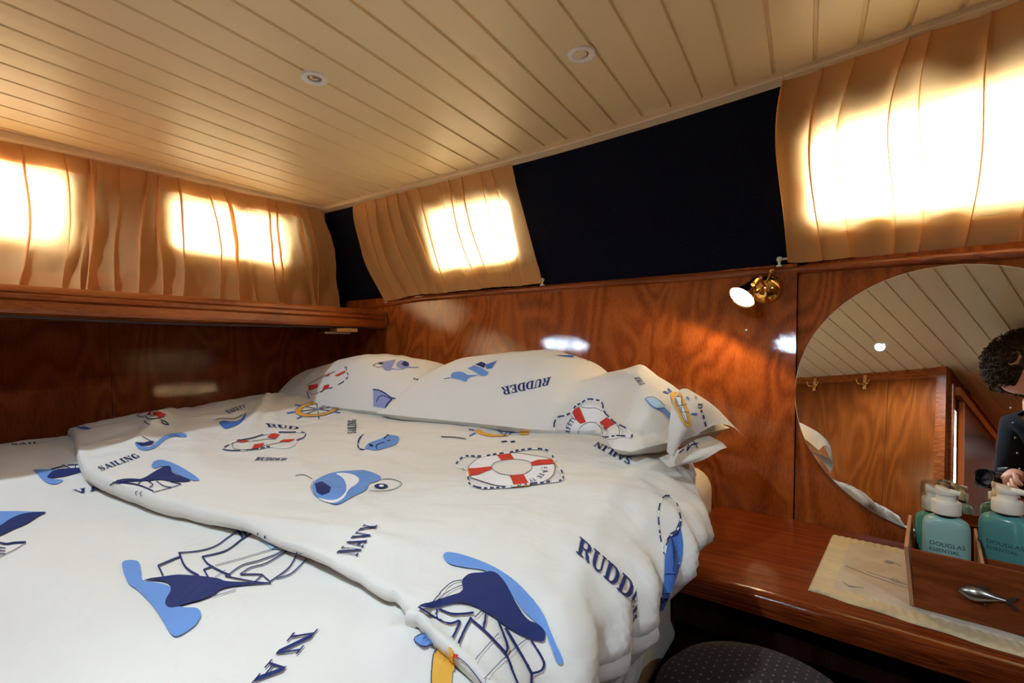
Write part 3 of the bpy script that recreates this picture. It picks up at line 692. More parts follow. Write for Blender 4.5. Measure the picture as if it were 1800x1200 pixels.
# ------------------------------------------------------------------ printed motifs: shapes drawn on the cloth and laid onto its surface
GL = {  # slab-serif capitals in a unit box (width, polygons)
 'R': (.86, [[(0,0),(.46,0),(.46,.09),(0,.09)],[(0,.91),(.36,.91),(.36,1),(0,1)],[(.09,.05),(.31,.05),(.31,.95),(.09,.95)],
    [(.3,.91),(.5,.91),(.5,1),(.3,1)],[(.5,1),(.68,.97),(.8,.86),(.8,.68),(.70,.55),(.52,.5),(.52,.58),(.56,.62),(.58,.75),(.56,.88),(.5,.92)],[(.3,.47),(.54,.47),(.54,.56),(.3,.56)],
    [(.42,.5),(.60,.5),(.74,.36),(.78,.12),(.86,.1),(.86,.0),(.70,0),(.60,.06),(.57,.24),(.50,.42)]]),
 'U': (.86, [[(0,.91),(.40,.91),(.40,1),(0,1)],[(.08,.95),(.08,.3),(.16,.08),(.34,-.02),(.52,-.02),(.68,.1),(.70,.2),(.62,.2),(.52,.09),(.40,.10),(.31,.2),(.30,.95)],[(.56,.91),(.86,.91),(.86,1),(.56,1)],[(.64,.95),(.64,.15),(.74,.2),(.75,.95)]]),
 'D': (.88, [[(0,0),(.4,0),(.4,.09),(0,.09)],[(0,.91),(.4,.91),(.4,1),(0,1)],[(.09,.05),(.31,.05),(.31,.95),(.09,.95)],
    [(.38,1),(.60,.97),(.80,.82),(.87,.62),(.87,.38),(.80,.18),(.60,.03),(.38,0),(.38,.09),(.52,.12),(.62,.28),(.64,.5),(.62,.72),(.52,.88),(.38,.91)]]),
 'E': (.78, [[(0,0),(.72,0),(.72,.09),(0,.09)],[(0,.91),(.70,.91),(.70,1),(0,1)],[(.09,.05),(.31,.05),(.31,.95),(.09,.95)],[(.3,.45),(.52,.45),(.52,.55),(.3,.55)],[(.48,.34),(.54,.34),(.54,.66),(.48,.66)],[(.62,0),(.72,0),(.76,.3),(.68,.3)],[(.62,1),(.70,1),(.72,.7),(.66,.7)]]),
 'N': (.92, [[(0,0),(.32,0),(.32,.08),(0,.08)],[(0,.92),(.36,.92),(.36,1),(0,1)],[(.12,.04),(.20,.04),(.20,.94),(.12,.94)],[(.10,1),(.34,1),(.82,.02),(.72,-.02),(.62,0)],[(.60,.92),(.92,.92),(.92,1),(.60,1)],[(.72,.02),(.80,0),(.80,.96),(.72,.96)]]),
 'A': (.92, [[(0,0),(.32,0),(.32,.08),(0,.08)],[(.10,.04),(.18,.04),(.48,.98),(.40,.98)],[(.36,1),(.56,1),(.86,.03),(.62,.03)],[(.52,0),(.92,0),(.92,.08),(.52,.08)],[(.22,.27),(.64,.27),(.62,.36),(.25,.36)]]),
 'V': (.92, [[(0,.92),(.40,.92),(.40,1),(0,1)],[(.06,.96),(.30,.96),(.52,.2),(.46,0),(.38,0)],[(.60,.92),(.92,.92),(.92,1),(.60,1)],[(.74,.96),(.82,.96),(.54,0),(.46,0),(.46,.12)]]),
 'Y': (.90, [[(0,.92),(.38,.92),(.38,1),(0,1)],[(.06,.96),(.30,.96),(.52,.52),(.50,.38),(.34,.44)],[(.58,.92),(.90,.92),(.90,1),(.58,1)],[(.72,.96),(.80,.96),(.56,.44),(.48,.48)],[(.34,.04),(.56,.04),(.56,.5),(.34,.5)],[(.24,0),(.66,0),(.66,.09),(.24,.09)]]),
 'S': (.70, [[(.60,1),(.66,1),(.66,.70),(.60,.70)],[(.62,.86),(.48,1.0),(.26,1.0),(.08,.88),(.05,.70),(.14,.54),(.40,.44),(.50,.32),(.48,.18),(.60,.1),(.68,.26),(.64,.46),(.48,.58),(.26,.68),(.22,.80),(.32,.92),(.48,.88),(.58,.72)],[(.05,0),(.11,0),(.11,.32),(.05,.32)],[(.08,.14),(.22,0),(.46,0),(.62,.12),(.50,.22),(.40,.09),(.22,.10),(.11,.30)]]),
 'F': (.74, [[(0,0),(.42,0),(.42,.09),(0,.09)],[(0,.91),(.70,.91),(.70,1),(0,1)],[(.09,.05),(.31,.05),(.31,.95),(.09,.95)],[(.3,.45),(.52,.45),(.52,.55),(.3,.55)],[(.62,1),(.70,1),(.72,.7),(.66,.7)]]),
 'T': (.80, [[(.2,0),(.60,0),(.60,.09),(.2,.09)],[(.29,.05),(.51,.05),(.51,.95),(.29,.95)],[(.02,.91),(.78,.91),(.78,1),(.02,1)],[(.02,.7),(.07,.7),(.10,1),(.02,1)],[(.78,.7),(.73,.7),(.70,1),(.78,1)]]),
 'I': (.46, [[(.02,0),(.44,0),(.44,.09),(.02,.09)],[(.02,.91),(.44,.91),(.44,1),(.02,1)],[(.12,.05),(.34,.05),(.34,.95),(.12,.95)]]),
 'L': (.76, [[(0,0),(.72,0),(.72,.09),(0,.09)],[(0,.91),(.42,.91),(.42,1),(0,1)],[(.09,.05),(.31,.05),(.31,.95),(.09,.95)],[(.62,0),(.72,0),(.74,.34),(.68,.34)]]),
 'G': (.86, [[(.66,1),(.72,1),(.72,.68),(.66,.68)],[(.70,.84),(.52,1.0),(.30,.99),(.08,.80),(.02,.5),(.08,.2),(.28,.01),(.50,.0),(.50,.09),(.34,.2),(.28,.5),(.34,.8),(.48,.9),(.66,.72)],[(.46,.0),(.62,.1),(.62,.40),(.80,.40),(.80,.06),(.70,.0)],[(.5,.38),(.86,.38),(.86,.46),(.5,.46)]])}
def quadmap(q):    # TL, TR, BR, BL -> function of (u in 0..1, v in 0..1, v up)
    TL, TR, BR, BL = [Vector(p) for p in q]
    return lambda u, v: (BL * (1 - u) + BR * u) * (1 - v) + (TL * (1 - u) + TR * u) * v
def text_shapes(s, q, color='navy', gap=.07):
    tot = sum(GL[c][0] + gap for c in s) - gap; f = quadmap(q); out = []; x = 0
    for c in s:
        w, ps = GL[c]
        for p in ps: out.append((color, [tuple(f((x + a) / tot, b_)) for a, b_ in p]))
        x += w + gap
    return out
def stroke(color, w, pts, closed=False, dash=None, taper=False):
    """polyline as a strip of quads, width w"""
    p = [Vector(a) for a in pts]
    if closed: p.append(p[0])
    # resample smooth
    q = []
    n_ = len(p)
    for i in range(n_ - 1):
        p0, p1, p2, p3 = p[max(i - 1, 0)], p[i], p[i + 1], p[min(i + 2, n_ - 1)]
        if closed: p0 = p[i - 1] if i > 0 else p[n_ - 2]; p3 = p[i + 2] if i + 2 < n_ else p[1]
        m_ = max(2, int((p2 - p1).length / 5))
        for k in range(m_):
            t = k / m_; q.append(.5 * ((2 * p1) + (p2 - p0) * t + (2 * p0 - 5 * p1 + 4 * p2 - p3) * t * t + (3 * p1 - p0 - 3 * p2 + p3) * t ** 3))
    q.append(p[-1]); out = []; acc = 0
    for i in range(len(q) - 1):
        a, b_ = q[i], q[i + 1]; d = b_ - a; l = d.length
        if l < 1e-4: continue
        acc += l
        if dash and (acc % (2 * dash)) > dash: continue
        nn = Vector((-d.y, d.x)).normalized(); d = d.normalized() * min(.5, l * .2)
        w0 = w * (1 - i / len(q)) if taper else w
        out.append((color, [tuple(a + nn * w0 / 2 - d), tuple(b_ + nn * w0 / 2 + d), tuple(b_ - nn * w0 / 2 + d), tuple(a - nn * w0 / 2 - d)]))
    return out
def S(o, k, pts): return [(o[0] + x / k, o[1] + y / k) for x, y in pts]
def ell(cx, cy, rx, ry, a=0, n=22, a0=0, a1=360):
    ca, sa = math.cos(math.radians(a)), math.sin(math.radians(a)); r = []
    for i in range(n + (0 if a1 - a0 >= 360 else 1)):
        t = math.radians(a0 + (a1 - a0) * i / n); x, y = rx * math.cos(t), ry * math.sin(t); r.append((cx + x * ca - y * sa, cy + x * sa + y * ca))
    return r
def rope(pts, w=2.2, d=5.5): return stroke('white', w * 1.15, pts, True) + stroke('navy', w, pts, True, dash=d)
def wheel(cx, cy, rx, ry, a, hub='grey', w=.30, spokes=8, ph=0.0):
    out = []
    n_ = 28; A = ell(cx, cy, rx, ry, a, n_); B = ell(cx, cy, rx * (1 - w), ry * (1 - w), a, n_)
    for i in range(n_): out.append(('orange', [A[i], A[(i + 1) % n_], B[(i + 1) % n_], B[i]]))
    out += stroke('grey', .9, A, True) + stroke('grey', .8, B, True)
    ca, sa = math.cos(math.radians(a)), math.sin(math.radians(a))
    for k in range(spokes):
        t = 2 * math.pi * k / spokes + ph; f = lambda s: (cx + rx * s * math.cos(t) * ca - ry * s * math.sin(t) * sa, cy + rx * s * math.cos(t) * sa + ry * s * math.sin(t) * ca)
        out += stroke('grey', 1.3, [f(.12), f(1 - w)]) + stroke('mid', 2.2, [f(1.02), f(1.35)])
    out.append(('peri', ell(cx, cy, rx * .16, ry * .16, a, 10))); return out
DU, DL, PF, PB = [], [], [], []        # what is printed on: upper duvet, lower duvet, front pillow, corner pillow
# --- upper duvet
o, k = (650, 750), 4.5
ring_out = S(o, k, [(780,340),(800,300),(890,240),(1000,230),(1112,212),(1200,218),(1350,242),(1440,265),(1465,320),(1450,390),(1380,440),(1262,465),(1140,478),(1000,470),(850,425),(790,398)])
DU += [('white', ring_out)] + stroke('grey', 1.0, ring_out, True)
DU += [('cream', S(o, k, [(965,330),(985,295),(1045,275),(1142,265),(1230,275),(1280,300),(1278,345),(1215,385),(1108,392),(1020,375)]))]
DU += stroke('grey', 1.0, S(o, k, [(965,330),(985,295),(1045,275),(1142,265),(1230,275),(1280,300),(1278,345),(1215,385),(1108,392),(1020,375)]), True)
for r in ([(1005,230),(1110,212),(1142,262),(1045,278)], [(1275,290),(1330,270),(1440,265),(1462,300),(1280,318)], [(780,338),(850,335),(965,322),(968,345),(850,390),(790,398)], [(1108,395),(1215,385),(1262,465),(1140,475)]):
    DU.append(('red', S(o, k, r)))
for r in ([(755,345),(778,340),(792,398),(770,395)], [(1440,265),(1462,270),(1500,320),(1480,325),(1462,300)], [(1140,470),(1262,462),(1270,478),(1150,490)]): DU.append(('orange', S(o, k, r)))
DU += rope(S(o, k, [(760,235),(715,262),(685,300),(700,322),(760,345),(772,380),(780,430),(795,465),(880,492),(980,490),(1120,485),(1270,465),(1400,447),(1515,430),(1530,400),(1500,330),(1462,280),(1445,240),(1410,195),(1330,178),(1200,188),(1110,212),(1000,225),(880,240)]), 2.6, 5)
DU += text_shapes('SA', [S(o, k, [(1400,322)])[0], S(o, k, [(1412,372)])[0], S(o, k, [(1372,372)])[0], S(o, k, [(1352,326)])[0]])
DU += text_shapes('FE', [S(o, k, [(1385,385)])[0], S(o, k, [(1350,422)])[0], S(o, k, [(1320,405)])[0], S(o, k, [(1345,375)])[0]])
DU += text_shapes('TY', [S(o, k, [(1325,430)])[0], S(o, k, [(1270,452)])[0], S(o, k, [(1255,430)])[0], S(o, k, [(1300,412)])[0]])
DU += text_shapes('NAVY', [(591, 974), (640.5, 923), (666, 921), (627.5, 979.7)])
DU += text_shapes('RUDD', [(1019, 944), (1116, 1027), (1105, 1056), (1013, 973)])
DU += text_shapes('ER', [(1117, 1036), (1118, 1086), (1112, 1092), (1109, 1050)])
DU += text_shapes('SAILIN', [(1106, 818), (1043, 784), (1049, 777), (1112, 806)])
DU += text_shapes('SAILING', [(611, 763), (611, 739), (626, 738), (626, 762)])
DU += text_shapes('SAILING', [(170, 822), (238, 797), (247, 804), (178, 828)])
DU += text_shapes('RUDDER', [(453, 804), (506, 806), (501, 810), (447, 810)])
DU += text_shapes('RUD', [(466, 744), (527, 751), (523, 755), (471, 751)])
DU += text_shapes('SAFETY', [(396, 722), (430, 711), (433, 716), (402, 728)])
DU += stroke('grey', 1.6, [(776, 768), (800, 769), (818, 772)]) + [('navy', [(880, 776), (890, 775), (892, 777), (883, 778)]), ('navy', [(897, 776), (905, 775), (905, 778), (898, 778)])]
o, k = (700, 830), 3.214
sh2 = [('blue', [(248,480),(270,455),(340,465),(450,500),(550,545),(650,610),(750,710),(820,800),(870,930),(935,1070),(920,1090),(895,1085),(860,990),(830,900),(770,850),(700,790),(600,640),(500,560),(370,545),(280,525)]),
       ('navy', [(355,620),(400,580),(490,575),(520,566),(560,580),(610,640),(650,730),(720,840),(780,862),(835,905),(825,970),(730,950),(600,880),(540,830),(490,800),(420,760),(330,745),(250,765),(160,780),(100,765),(180,740),(270,715),(370,685)])]
for c_, p in sh2: DU.append((c_, S(o, k, p)))
for w, p in ((4, [(110,770),(230,845),(300,862),(350,850),(305,945)]), (4, [(230,780),(310,810),(420,805)]), (3.5, [(215,780),(215,835)]), (4, [(410,830),(335,980)]), (4.5, [(410,840),(500,920),(600,1030)]), (3.5, [(490,805),(480,890)]),
             (4, [(560,850),(610,1000),(590,1030)]), (5, [(600,890),(700,1060),(745,1140)]), (4, [(600,1030),(640,1130),(690,1250)]), (4, [(745,1140),(800,1125),(820,1090),(800,1040),(750,960)]), (4, [(745,1140),(742,1240)]),
             (1.2, [(720,950),(640,1010),(490,1165)]), (1.2, [(560,920),(430,1070)]), (1.5, [(480,780),(430,830)]), (1.6, [(360,620),(290,640),(180,750)]), (1.2, [(370,645),(290,680),(185,755)])):
    DU += stroke('navy', w, S(o, k, p))
DU += [('mid', S(o, k, [(1535,365),(1570,350),(1590,300),(1608,400),(1600,500),(1560,600),(1520,720),(1475,800),(1490,700),(1500,560),(1505,460),(1530,380)])),
       ('navy', S(o, k, [(1533,348),(1565,330),(1587,275),(1596,300),(1580,360),(1535,372)]))]
DU += rope(S(o, k, [(1500,465),(1480,380),(1468,300),(1470,220),(1490,150),(1530,138),(1570,180),(1588,250),(1590,300),(1560,345),(1530,365),(1515,400)]), 2.4, 4)
DU += stroke('navy', 1.6, S(o, k, [(1540,375),(1552,450),(1550,560)])) + stroke('navy', 1.8, S(o, k, [(1505,575),(1560,575)])) + stroke('navy', 1.8, S(o, k, [(1490,685),(1535,685)]))
o, k = (350, 660), 4.445
for r in ([(265,520),(310,500),(400,515),(340,525)], [(530,485),(570,455),(632,462),(600,495)], [(410,580),(430,540),(510,530),(490,560)], [(625,520),(660,502),(750,498),(700,522)]): DU.append(('red', S(o, k, r)))
DU += rope(S(o, k, [(185,580),(230,545),(275,520),(420,490),(480,470),(600,448),(700,446),(800,445),(832,458),(815,490),(760,510),(740,545),(660,570),(550,560),(480,575),(300,590)]), 1.8, 3.2)
DU += stroke('grey', .8, S(o, k, [(265,530),(270,575),(400,588)])) + stroke('grey', .8, S(o, k, [(410,515),(520,500),(600,498)])) + stroke('grey', .8, S(o, k, [(490,560),(560,540),(640,525)]))
DU += wheel(*S(o, k, [(925, 262)])[0], 40, 13, -8, w=.27)
DU += [('blue', S(o, k, [(1290,575),(1320,530),(1440,490),(1470,465),(1570,475),(1550,540),(1440,575),(1380,590),(1330,580)])), ('navy', S(o, k, [(1320,540),(1350,540),(1368,556),(1340,562)])), ('navy', S(o, k, [(1440,495),(1470,463),(1490,468),(1450,497)]))]
DU += stroke('navy', 1.6, S(o, k, [(1390,578),(1385,550),(1430,530),(1495,508)])) + stroke('navy', 2.4, S(o, k, [(1282,462),(1250,500),(1240,550),(1258,578),(1292,580)]), dash=4) + stroke('navy', 1.2, S(o, k, [(1282,462),(1250,500),(1240,550),(1258,578),(1292,580)]))
DU += [('blue', S(o, k, [(945,800),(1010,770),(1100,752),(1180,748),(1240,745),(1290,742),(1370,765),(1430,800),(1400,830),(1330,845),(1310,900),(1200,950),(1120,1000),(1075,1015),(1040,1010),(930,960),(900,930),(880,880),(900,830)])),
       ('white', S(o, k, [(1060,770),(1120,765),(1200,775),(1255,810),(1240,850),(1160,900),(1140,960),(1080,1000),(1020,1005),(935,975),(935,962),(1020,985),(1100,970),(1150,910),(1150,850),(1120,800)])),
       ('navy', S(o, k, [(905,850),(960,835),(1030,880),(1020,920),(960,942),(920,920)])), ('navy', S(o, k, ell(1422, 870, 54, 19, 0, 16))), ('white', S(o, k, ell(1425, 870, 20, 9, 0, 10)))]
DU += stroke('grey', 1, S(o, k, [(1430,815),(1500,812),(1560,830),(1582,850),(1540,885),(1440,905),(1330,905)])) + stroke('grey', 1, S(o, k, [(755,785),(820,778),(880,810)])) + stroke('grey', .9, S(o, k, [(895,830),(872,880),(900,935),(935,965)]))
DU += [('mid', S(o, k, [(150,370),(185,350),(260,365),(320,350),(350,315),(365,280),(368,330),(310,385),(210,425),(180,405)]))] + stroke('grey', 1, S(o, k, [(130,345),(185,335),(280,340),(340,305)]))
o, k = (0, 680), 4.0
DU += [('blue', S(o, k, [(1060,565),(1080,525),(1130,512),(1210,535),(1300,580),(1420,662),(1350,665),(1210,600),(1190,565),(1130,560),(1090,580)])),
       ('navy', S(o, k, [(1000,655),(1100,590),(1160,560),(1200,560),(1205,610),(1340,655),(1330,672),(1200,670),(1130,655),(1060,662),(900,670),(790,678),(850,652),(930,648)]))]
for w, p in ((2, [(800,670),(960,690),(1075,735)]), (2, [(830,660),(780,690)]), (1.6, [(1040,665),(1075,690),(1050,710)]), (1.4, [(1100,665),(1150,700),(1200,710)]), (1.1, [(1075,745),(1200,712),(1270,690)]), (1.6, [(970,690),(1000,660),(1060,668)]), (1.6, [(1200,670),(1270,685)]), (1.2, [(965,760),(960,740),(975,732)]), (1.2, [(1000,765),(990,745),(1005,735)])):
    DU += stroke('navy', w, S(o, k, p))
DU += [('blue', S(o, k, [(940,390),(1000,425),(1060,425),(1110,380),(1170,335),(1300,320),(1318,360),(1230,348),(1160,370),(1100,430),(1030,452),(970,440)])), ('navy', S(o, k, [(948,392),(1010,395),(1050,385),(1085,392),(1060,412),(990,420)]))]
DU += stroke('navy', 1, S(o, k, [(1000,350),(1050,380),(1080,385)])) + stroke('navy', 1, S(o, k, [(1190,350),(1230,342),(1265,355)]))
DU += [('red', S(o, k, [(1030,195),(1060,170),(1120,175),(1168,195),(1120,228),(1105,205)]))] + stroke('navy', 1.2, S(o, k, [(1035,175),(990,185),(962,205),(1010,215)])) + stroke('navy', 1.2, S(o, k, [(1020,205),(1060,228),(1150,212)]))
DU += stroke('navy', 1.6, S(o, k, [(1130,235),(1160,245),(1185,268),(1150,262),(1135,245)])) + stroke('navy', 1.4, S(o, k, [(1015,240),(1050,268)]))
DU += [('mid', S(o, k, [(430,292),(440,262),(470,248),(540,262),(600,280),(660,300),(560,297),(500,265),(450,285)])), ('navy', S(o, k, [(282,325),(300,290),(330,265),(318,300)]))]
for p in ([(470,290),(440,320),(430,350)], [(480,320),(460,370)], [(440,350),(490,345)], [(280,325),(320,310)]): DU += stroke('navy', 1.2, S(o, k, p))
# --- strip between hem and pillow
o, k = (650, 750), 4.5
DU += [('orange', S(o, k, [(830,30),(870,22),(905,50),(1000,68),(1080,60),(1100,75),(960,82),(860,60)])), ('orange', S(o, k, [(1185,42),(1255,40),(1258,66),(1185,66)])), ('mid', S(o, k, [(1185,22),(1230,14),(1258,38),(1190,40)]))]
for p in ([(785,22),(825,30)], [(790,75),(835,52)], [(1060,80),(1080,50)], [(1100,62),(1130,40)], [(1010,30),(1050,58)]): DU += stroke('mid', 2, S(o, k, p))
# --- lower duvet
o, k = (200, 880), 3.4615
DL += [('blue', S(o, k, [(45,375),(100,365),(150,372),(165,410),(172,500),(235,500),(330,520),(380,560),(370,640),(420,660),(500,658),(528,680),(532,710),(500,765),(440,810),(380,842),(345,820),(300,740),(235,640),(140,545),(90,515),(60,450)])),
       ('navy', S(o, k, [(170,500),(215,480),(300,470),(380,457),(480,462),(560,470),(640,480),(680,500),(800,505),(960,512),(800,522),(660,540),(600,590),(520,618),(450,635),(350,665),(312,645),(318,605),(350,560),(345,520),(315,500),(230,490)]))]
for w, p in ((3.2, [(300,462),(270,402)]), (3, [(270,402),(405,345)]), (3.6, [(398,320),(435,410),(520,465)]), (2, [(395,322),(520,310),(620,280),(700,225),(760,185)]), (2.4, [(850,195),(780,240),(680,310),(540,345)]), (3.2, [(540,345),(570,388),(640,430),(710,460)]),
             (4, [(752,180),(790,235)]), (4, [(775,176),(812,218)]), (2.6, [(770,178),(820,172)]), (2.4, [(548,425),(605,405)]), (3, [(548,425),(575,470)]), (2, [(690,465),(780,400),(880,372),(980,335),(1050,300)]), (2, [(770,455),(830,415),(920,390),(1000,345),(1060,308)]),
             (2.2, [(1110,340),(1060,420),(950,500)]), (2, [(1172,362),(1080,450),(990,480)]), (2.6, [(770,455),(880,455),(905,460)]), (2, [(905,458),(860,500)]), (2.4, [(900,455),(950,500)]), (2.4, [(680,465),(850,500),(955,510)]), (1, [(610,590),(740,550)]), (1, [(680,430),(620,470)]), (1, [(620,400),(800,350),(1000,290)])):
    DL += stroke('navy', w, S(o, k, p))
DL.insert(0, ('pale', S(o, k, [(850,196),(900,215),(1000,270),(1062,302),(960,300),(900,250)])))
DU += [('navy', S(o, k, [(1118,306),(1128,308),(1126,330),(1117,328)])), ('navy', S(o, k, [(1140,312),(1152,315),(1150,335),(1140,333)])), ('navy', S(o, k, [(1210,362),(1295,384),(1305,408),(1280,398)])), ('navy', S(o, k, [(880,195),(888,197),(885,207),(878,205)])), ('navy', S(o, k, [(922,212),(932,214),(932,228),(922,224)]))]
DL += text_shapes('NAVY', [(560, 1108), (402, 1296), (362, 1300), (516, 1115)])
DL += text_shapes('NAV', [(200, 850), (127, 862), (135, 869), (205, 857)])
DL += text_shapes('SAIL', [(18, 780), (70, 777), (70, 780), (20, 783)])
o, k = (0, 680), 4.0
DL += [('blue', S(o, k, [(220,582),(390,585),(420,600),(330,650),(460,655),(400,690),(340,685),(290,650),(260,610)])), ('navy', S(o, k, [(325,640),(370,590),(470,575),(560,572),(630,582),(590,592),(560,605),(450,635),(350,648)]))]
for p in ([(440,550),(490,572)], [(530,550),(530,575)], [(480,552),(590,545)], [(360,582),(440,560)]): DL += stroke('navy', 1.5, S(o, k, p))
DL += [('blue', S(o, k, [(-60,880),(120,878),(250,882),(330,882),(200,915),(100,950),(0,975),(-80,990)])), ('navy', S(o, k, [(-80,1020),(0,985),(60,940),(130,905),(210,888),(340,882),(270,915),(190,970),(100,1005),(30,1040),(-80,1090)]))]
DL += stroke('navy', 3, S(o, k, [(-40,1090),(40,1108),(100,1100),(180,1096)])) + stroke('grey', 1.2, S(o, k, [(180,1100),(120,1140),(40,1180),(0,1200)]))
for j in range(9): DL += stroke('navy', .8, S(o, k, [(60 + j * 16, 990 - j * 9), (30 + j * 16, 1030 - j * 9)]))
for j in range(3): DL += stroke('navy', 1.6, S(o, k, [(-20, 1130 + j * 22), (36, 1138 + j * 22)]))
o, k = (700, 830), 3.214
DL += [('orange', S(o, k, [(190,1260),(190,1150),(196,1060),(210,990),(240,935),(330,975),(318,1060),(305,1150),(300,1260)])), ('blue', S(o, k, [(95,955),(115,930),(150,928),(205,970),(200,985),(130,985)])), ('red', S(o, k, [(195,975),(222,968),(225,1000),(198,1002)]))]
DL += stroke('navy', 1.5, S(o, k, [(95,955),(115,930),(150,928),(205,970),(200,985),(130,985)]), True) + stroke('navy', 1.6, S(o, k, [(240,935),(210,990),(196,1060),(190,1150),(190,1260)]))
DU += [('red', S(o, k, [(318,1022),(345,1030),(340,1050),(318,1048)]))] + stroke('navy', 1.4, S(o, k, [(345,1045),(400,1090),(470,1180),(520,1260)])) + [('orange', S(o, k, [(290,985),(312,992),(320,1060),(310,1120),(300,1060)]))]
# --- front pillow
o, k = (850, 600), 3.83
PF += text_shapes('RUDDER', [(964, 677), (886, 694.5), (881, 681), (969, 662.5)])
wring = S(o, k, [(600,470),(650,432),(720,425),(790,440),(830,500),(900,560),(930,610),(935,660),(560,660),(560,600),(590,540)])
PF += [('white', wring)] + [('red', S(o, k, r)) for r in ([(590,465),(645,440),(692,545),(652,555),(618,525)], [(785,545),(835,510),(895,555),(820,598)])]
PF += stroke('grey', 1.1, S(o, k, [(640,660),(636,620),(650,580),(700,548),(760,552),(800,590),(808,660)])) + stroke('grey', 1, S(o, k, [(655,440),(700,450),(760,450),(800,470)])) + stroke('grey', 1, S(o, k, [(900,560),(918,600),(915,640)]))
PF += text_shapes('SAF', [S(o, k, [(548,640)])[0], S(o, k, [(556,560)])[0], S(o, k, [(585,575)])[0], S(o, k, [(580,640)])[0]]) + text_shapes('ETY', [S(o, k, [(560,555)])[0], S(o, k, [(600,500)])[0], S(o, k, [(622,520)])[0], S(o, k, [(590,572)])[0]])
PF += rope(S(o, k, [(475,600),(475,550),(500,510),(560,495),(595,470),(620,435),(650,420),(700,390),(760,395),(800,410),(815,470),(850,510),(900,555),(960,590),(1000,645),(900,640),(700,655),(480,640)]), 2.4, 4.5)
PF += [('mid', S(o, k, [(480,95),(640,95),(770,122),(735,128),(620,112)])), ('peri', S(o, k, [(690,128),(760,135),(825,150),(760,160)])), ('pale', S(o, k, [(640,98),(700,104),(760,118),(700,116)]))]
PF += text_shapes('NAVY', [S(o, k, [(1015,250)])[0], S(o, k, [(1055,300)])[0], S(o, k, [(1090,290)])[0], S(o, k, [(1045,238)])[0]])
PF += [('blue', S(o, k, [(1160,455),(1215,445),(1250,480),(1290,520),(1312,570),(1285,580),(1250,530),(1210,480)])), ('pale', S(o, k, [(1095,385),(1140,380),(1190,410),(1215,445),(1160,455),(1120,430)]))]
PF += stroke('mid', 1.4, S(o, k, [(1090,390),(1120,430),(1160,455),(1215,452)])) + stroke('grey', 1, S(o, k, [(1095,385),(1140,378),(1190,410),(1220,440)]))
wh = S(o, k, [(1248,345),(1330,345),(1350,400),(1380,470),(1395,560),(1375,582),(1340,560),(1310,500),(1280,440)]); wi = S(o, k, [(1285,380),(1325,380),(1335,420),(1355,480),(1370,550),(1345,530),(1325,480),(1300,430)])
PF += [('orange', wh), ('white', wi)] + stroke('grey', 1, wi, True)
for p in ([(1290,390),(1360,540)], [(1330,385),(1330,470)], [(1300,440),(1365,430)], [(1315,480),(1380,480)]): PF += stroke('grey', 1.2, S(o, k, p))
for p in ([(1365,380),(1378,395)], [(1395,490),(1432,490)], [(1210,340),(1245,350)], [(1240,320),(1262,345)]): PF += stroke('mid', 3, S(o, k, p))
PF += text_shapes('D', [S(o, k, [(1470,420)])[0], S(o, k, [(1470,455)])[0], S(o, k, [(1442,455)])[0], S(o, k, [(1440,420)])[0]]) + stroke('navy', 2.6, S(o, k, [(1460,465),(1480,520),(1495,590)]), dash=6) + stroke('grey', 1.2, S(o, k, [(1425,370),(1430,390)]))
o, k = (500, 600), 4.5
PF += [('blue', S(o, k, [(1310,290),(1330,245),(1400,240),(1440,258),(1450,268),(1560,265),(1450,285),(1445,325),(1380,300)])), ('blue', S(o, k, [(1450,215),(1500,190),(1560,212),(1615,245),(1600,270),(1560,275),(1500,240)])),
       ('navy', S(o, k, [(1510,185),(1560,163),(1595,180),(1580,210)])), ('mid', S(o, k, [(1590,190),(1680,155),(1640,215),(1600,218)]))]
PF += stroke('mid', 1, S(o, k, [(1265,297),(1310,288)]))
# --- pillow in the corner
PB += [('peri', S(o, k, [(770,200),(800,160),(880,145),(860,190),(840,235),(800,232)])), ('peri', S(o, k, [(885,175),(920,150),(985,165),(985,205),(940,218),(890,205)])), ('navy', S(o, k, [(925,180),(950,155),(990,185),(960,205)])), ('navy', S(o, k, ell(765, 177, 20, 7, 0, 10)))]
PB += stroke('grey', .9, S(o, k, [(705,190),(740,172),(800,165)])) + stroke('grey', .9, S(o, k, [(700,190),(740,205),(775,200)])) + stroke('peri', 1.6, S(o, k, [(960,200),(1000,207),(1060,206)])) + stroke('peri', 1.4, S(o, k, [(830,215),(900,222),(950,218)]))
PB += text_shapes('DER', [S(o, k, [(1155,345)])[0], S(o, k, [(1015,300)])[0], S(o, k, [(1020,288)])[0], S(o, k, [(1165,328)])[0]])
for r in ([(190,350),(265,335),(265,365),(195,390)], [(300,390),(315,350),(355,338),(355,370)], [(315,280),(340,262),(365,255),(350,275)], [(400,270),(480,232),(485,245),(420,278)]): PB.append(('red', S(o, k, r)))
PB += stroke('navy', 1.4, S(o, k, [(178,345),(182,400),(200,450)]), dash=4) + stroke('navy', 1.4, S(o, k, [(270,450),(290,400),(380,365),(450,330),(490,300),(505,265),(490,230),(495,205),(460,215)]), dash=4) + stroke('grey', .8, S(o, k, [(190,400),(230,420),(290,395)])) + stroke('grey', .8, S(o, k, [(180,345),(300,280),(400,240)]))
PB += [('peri', S(o, k, [(703,382),(745,385),(800,410),(860,445),(840,465),(812,495),(798,528),(705,515)]))] + stroke('navy', 2.2, S(o, k, [(703,382),(745,385),(800,412),(845,448),(855,455),(820,490),(800,528)])) + stroke('navy', 1.4, S(o, k, [(730,480),(750,440),(790,430),(840,455)])) + stroke('navy', 2, S(o, k, [(862,447),(895,465),(900,500),(870,545)])) 
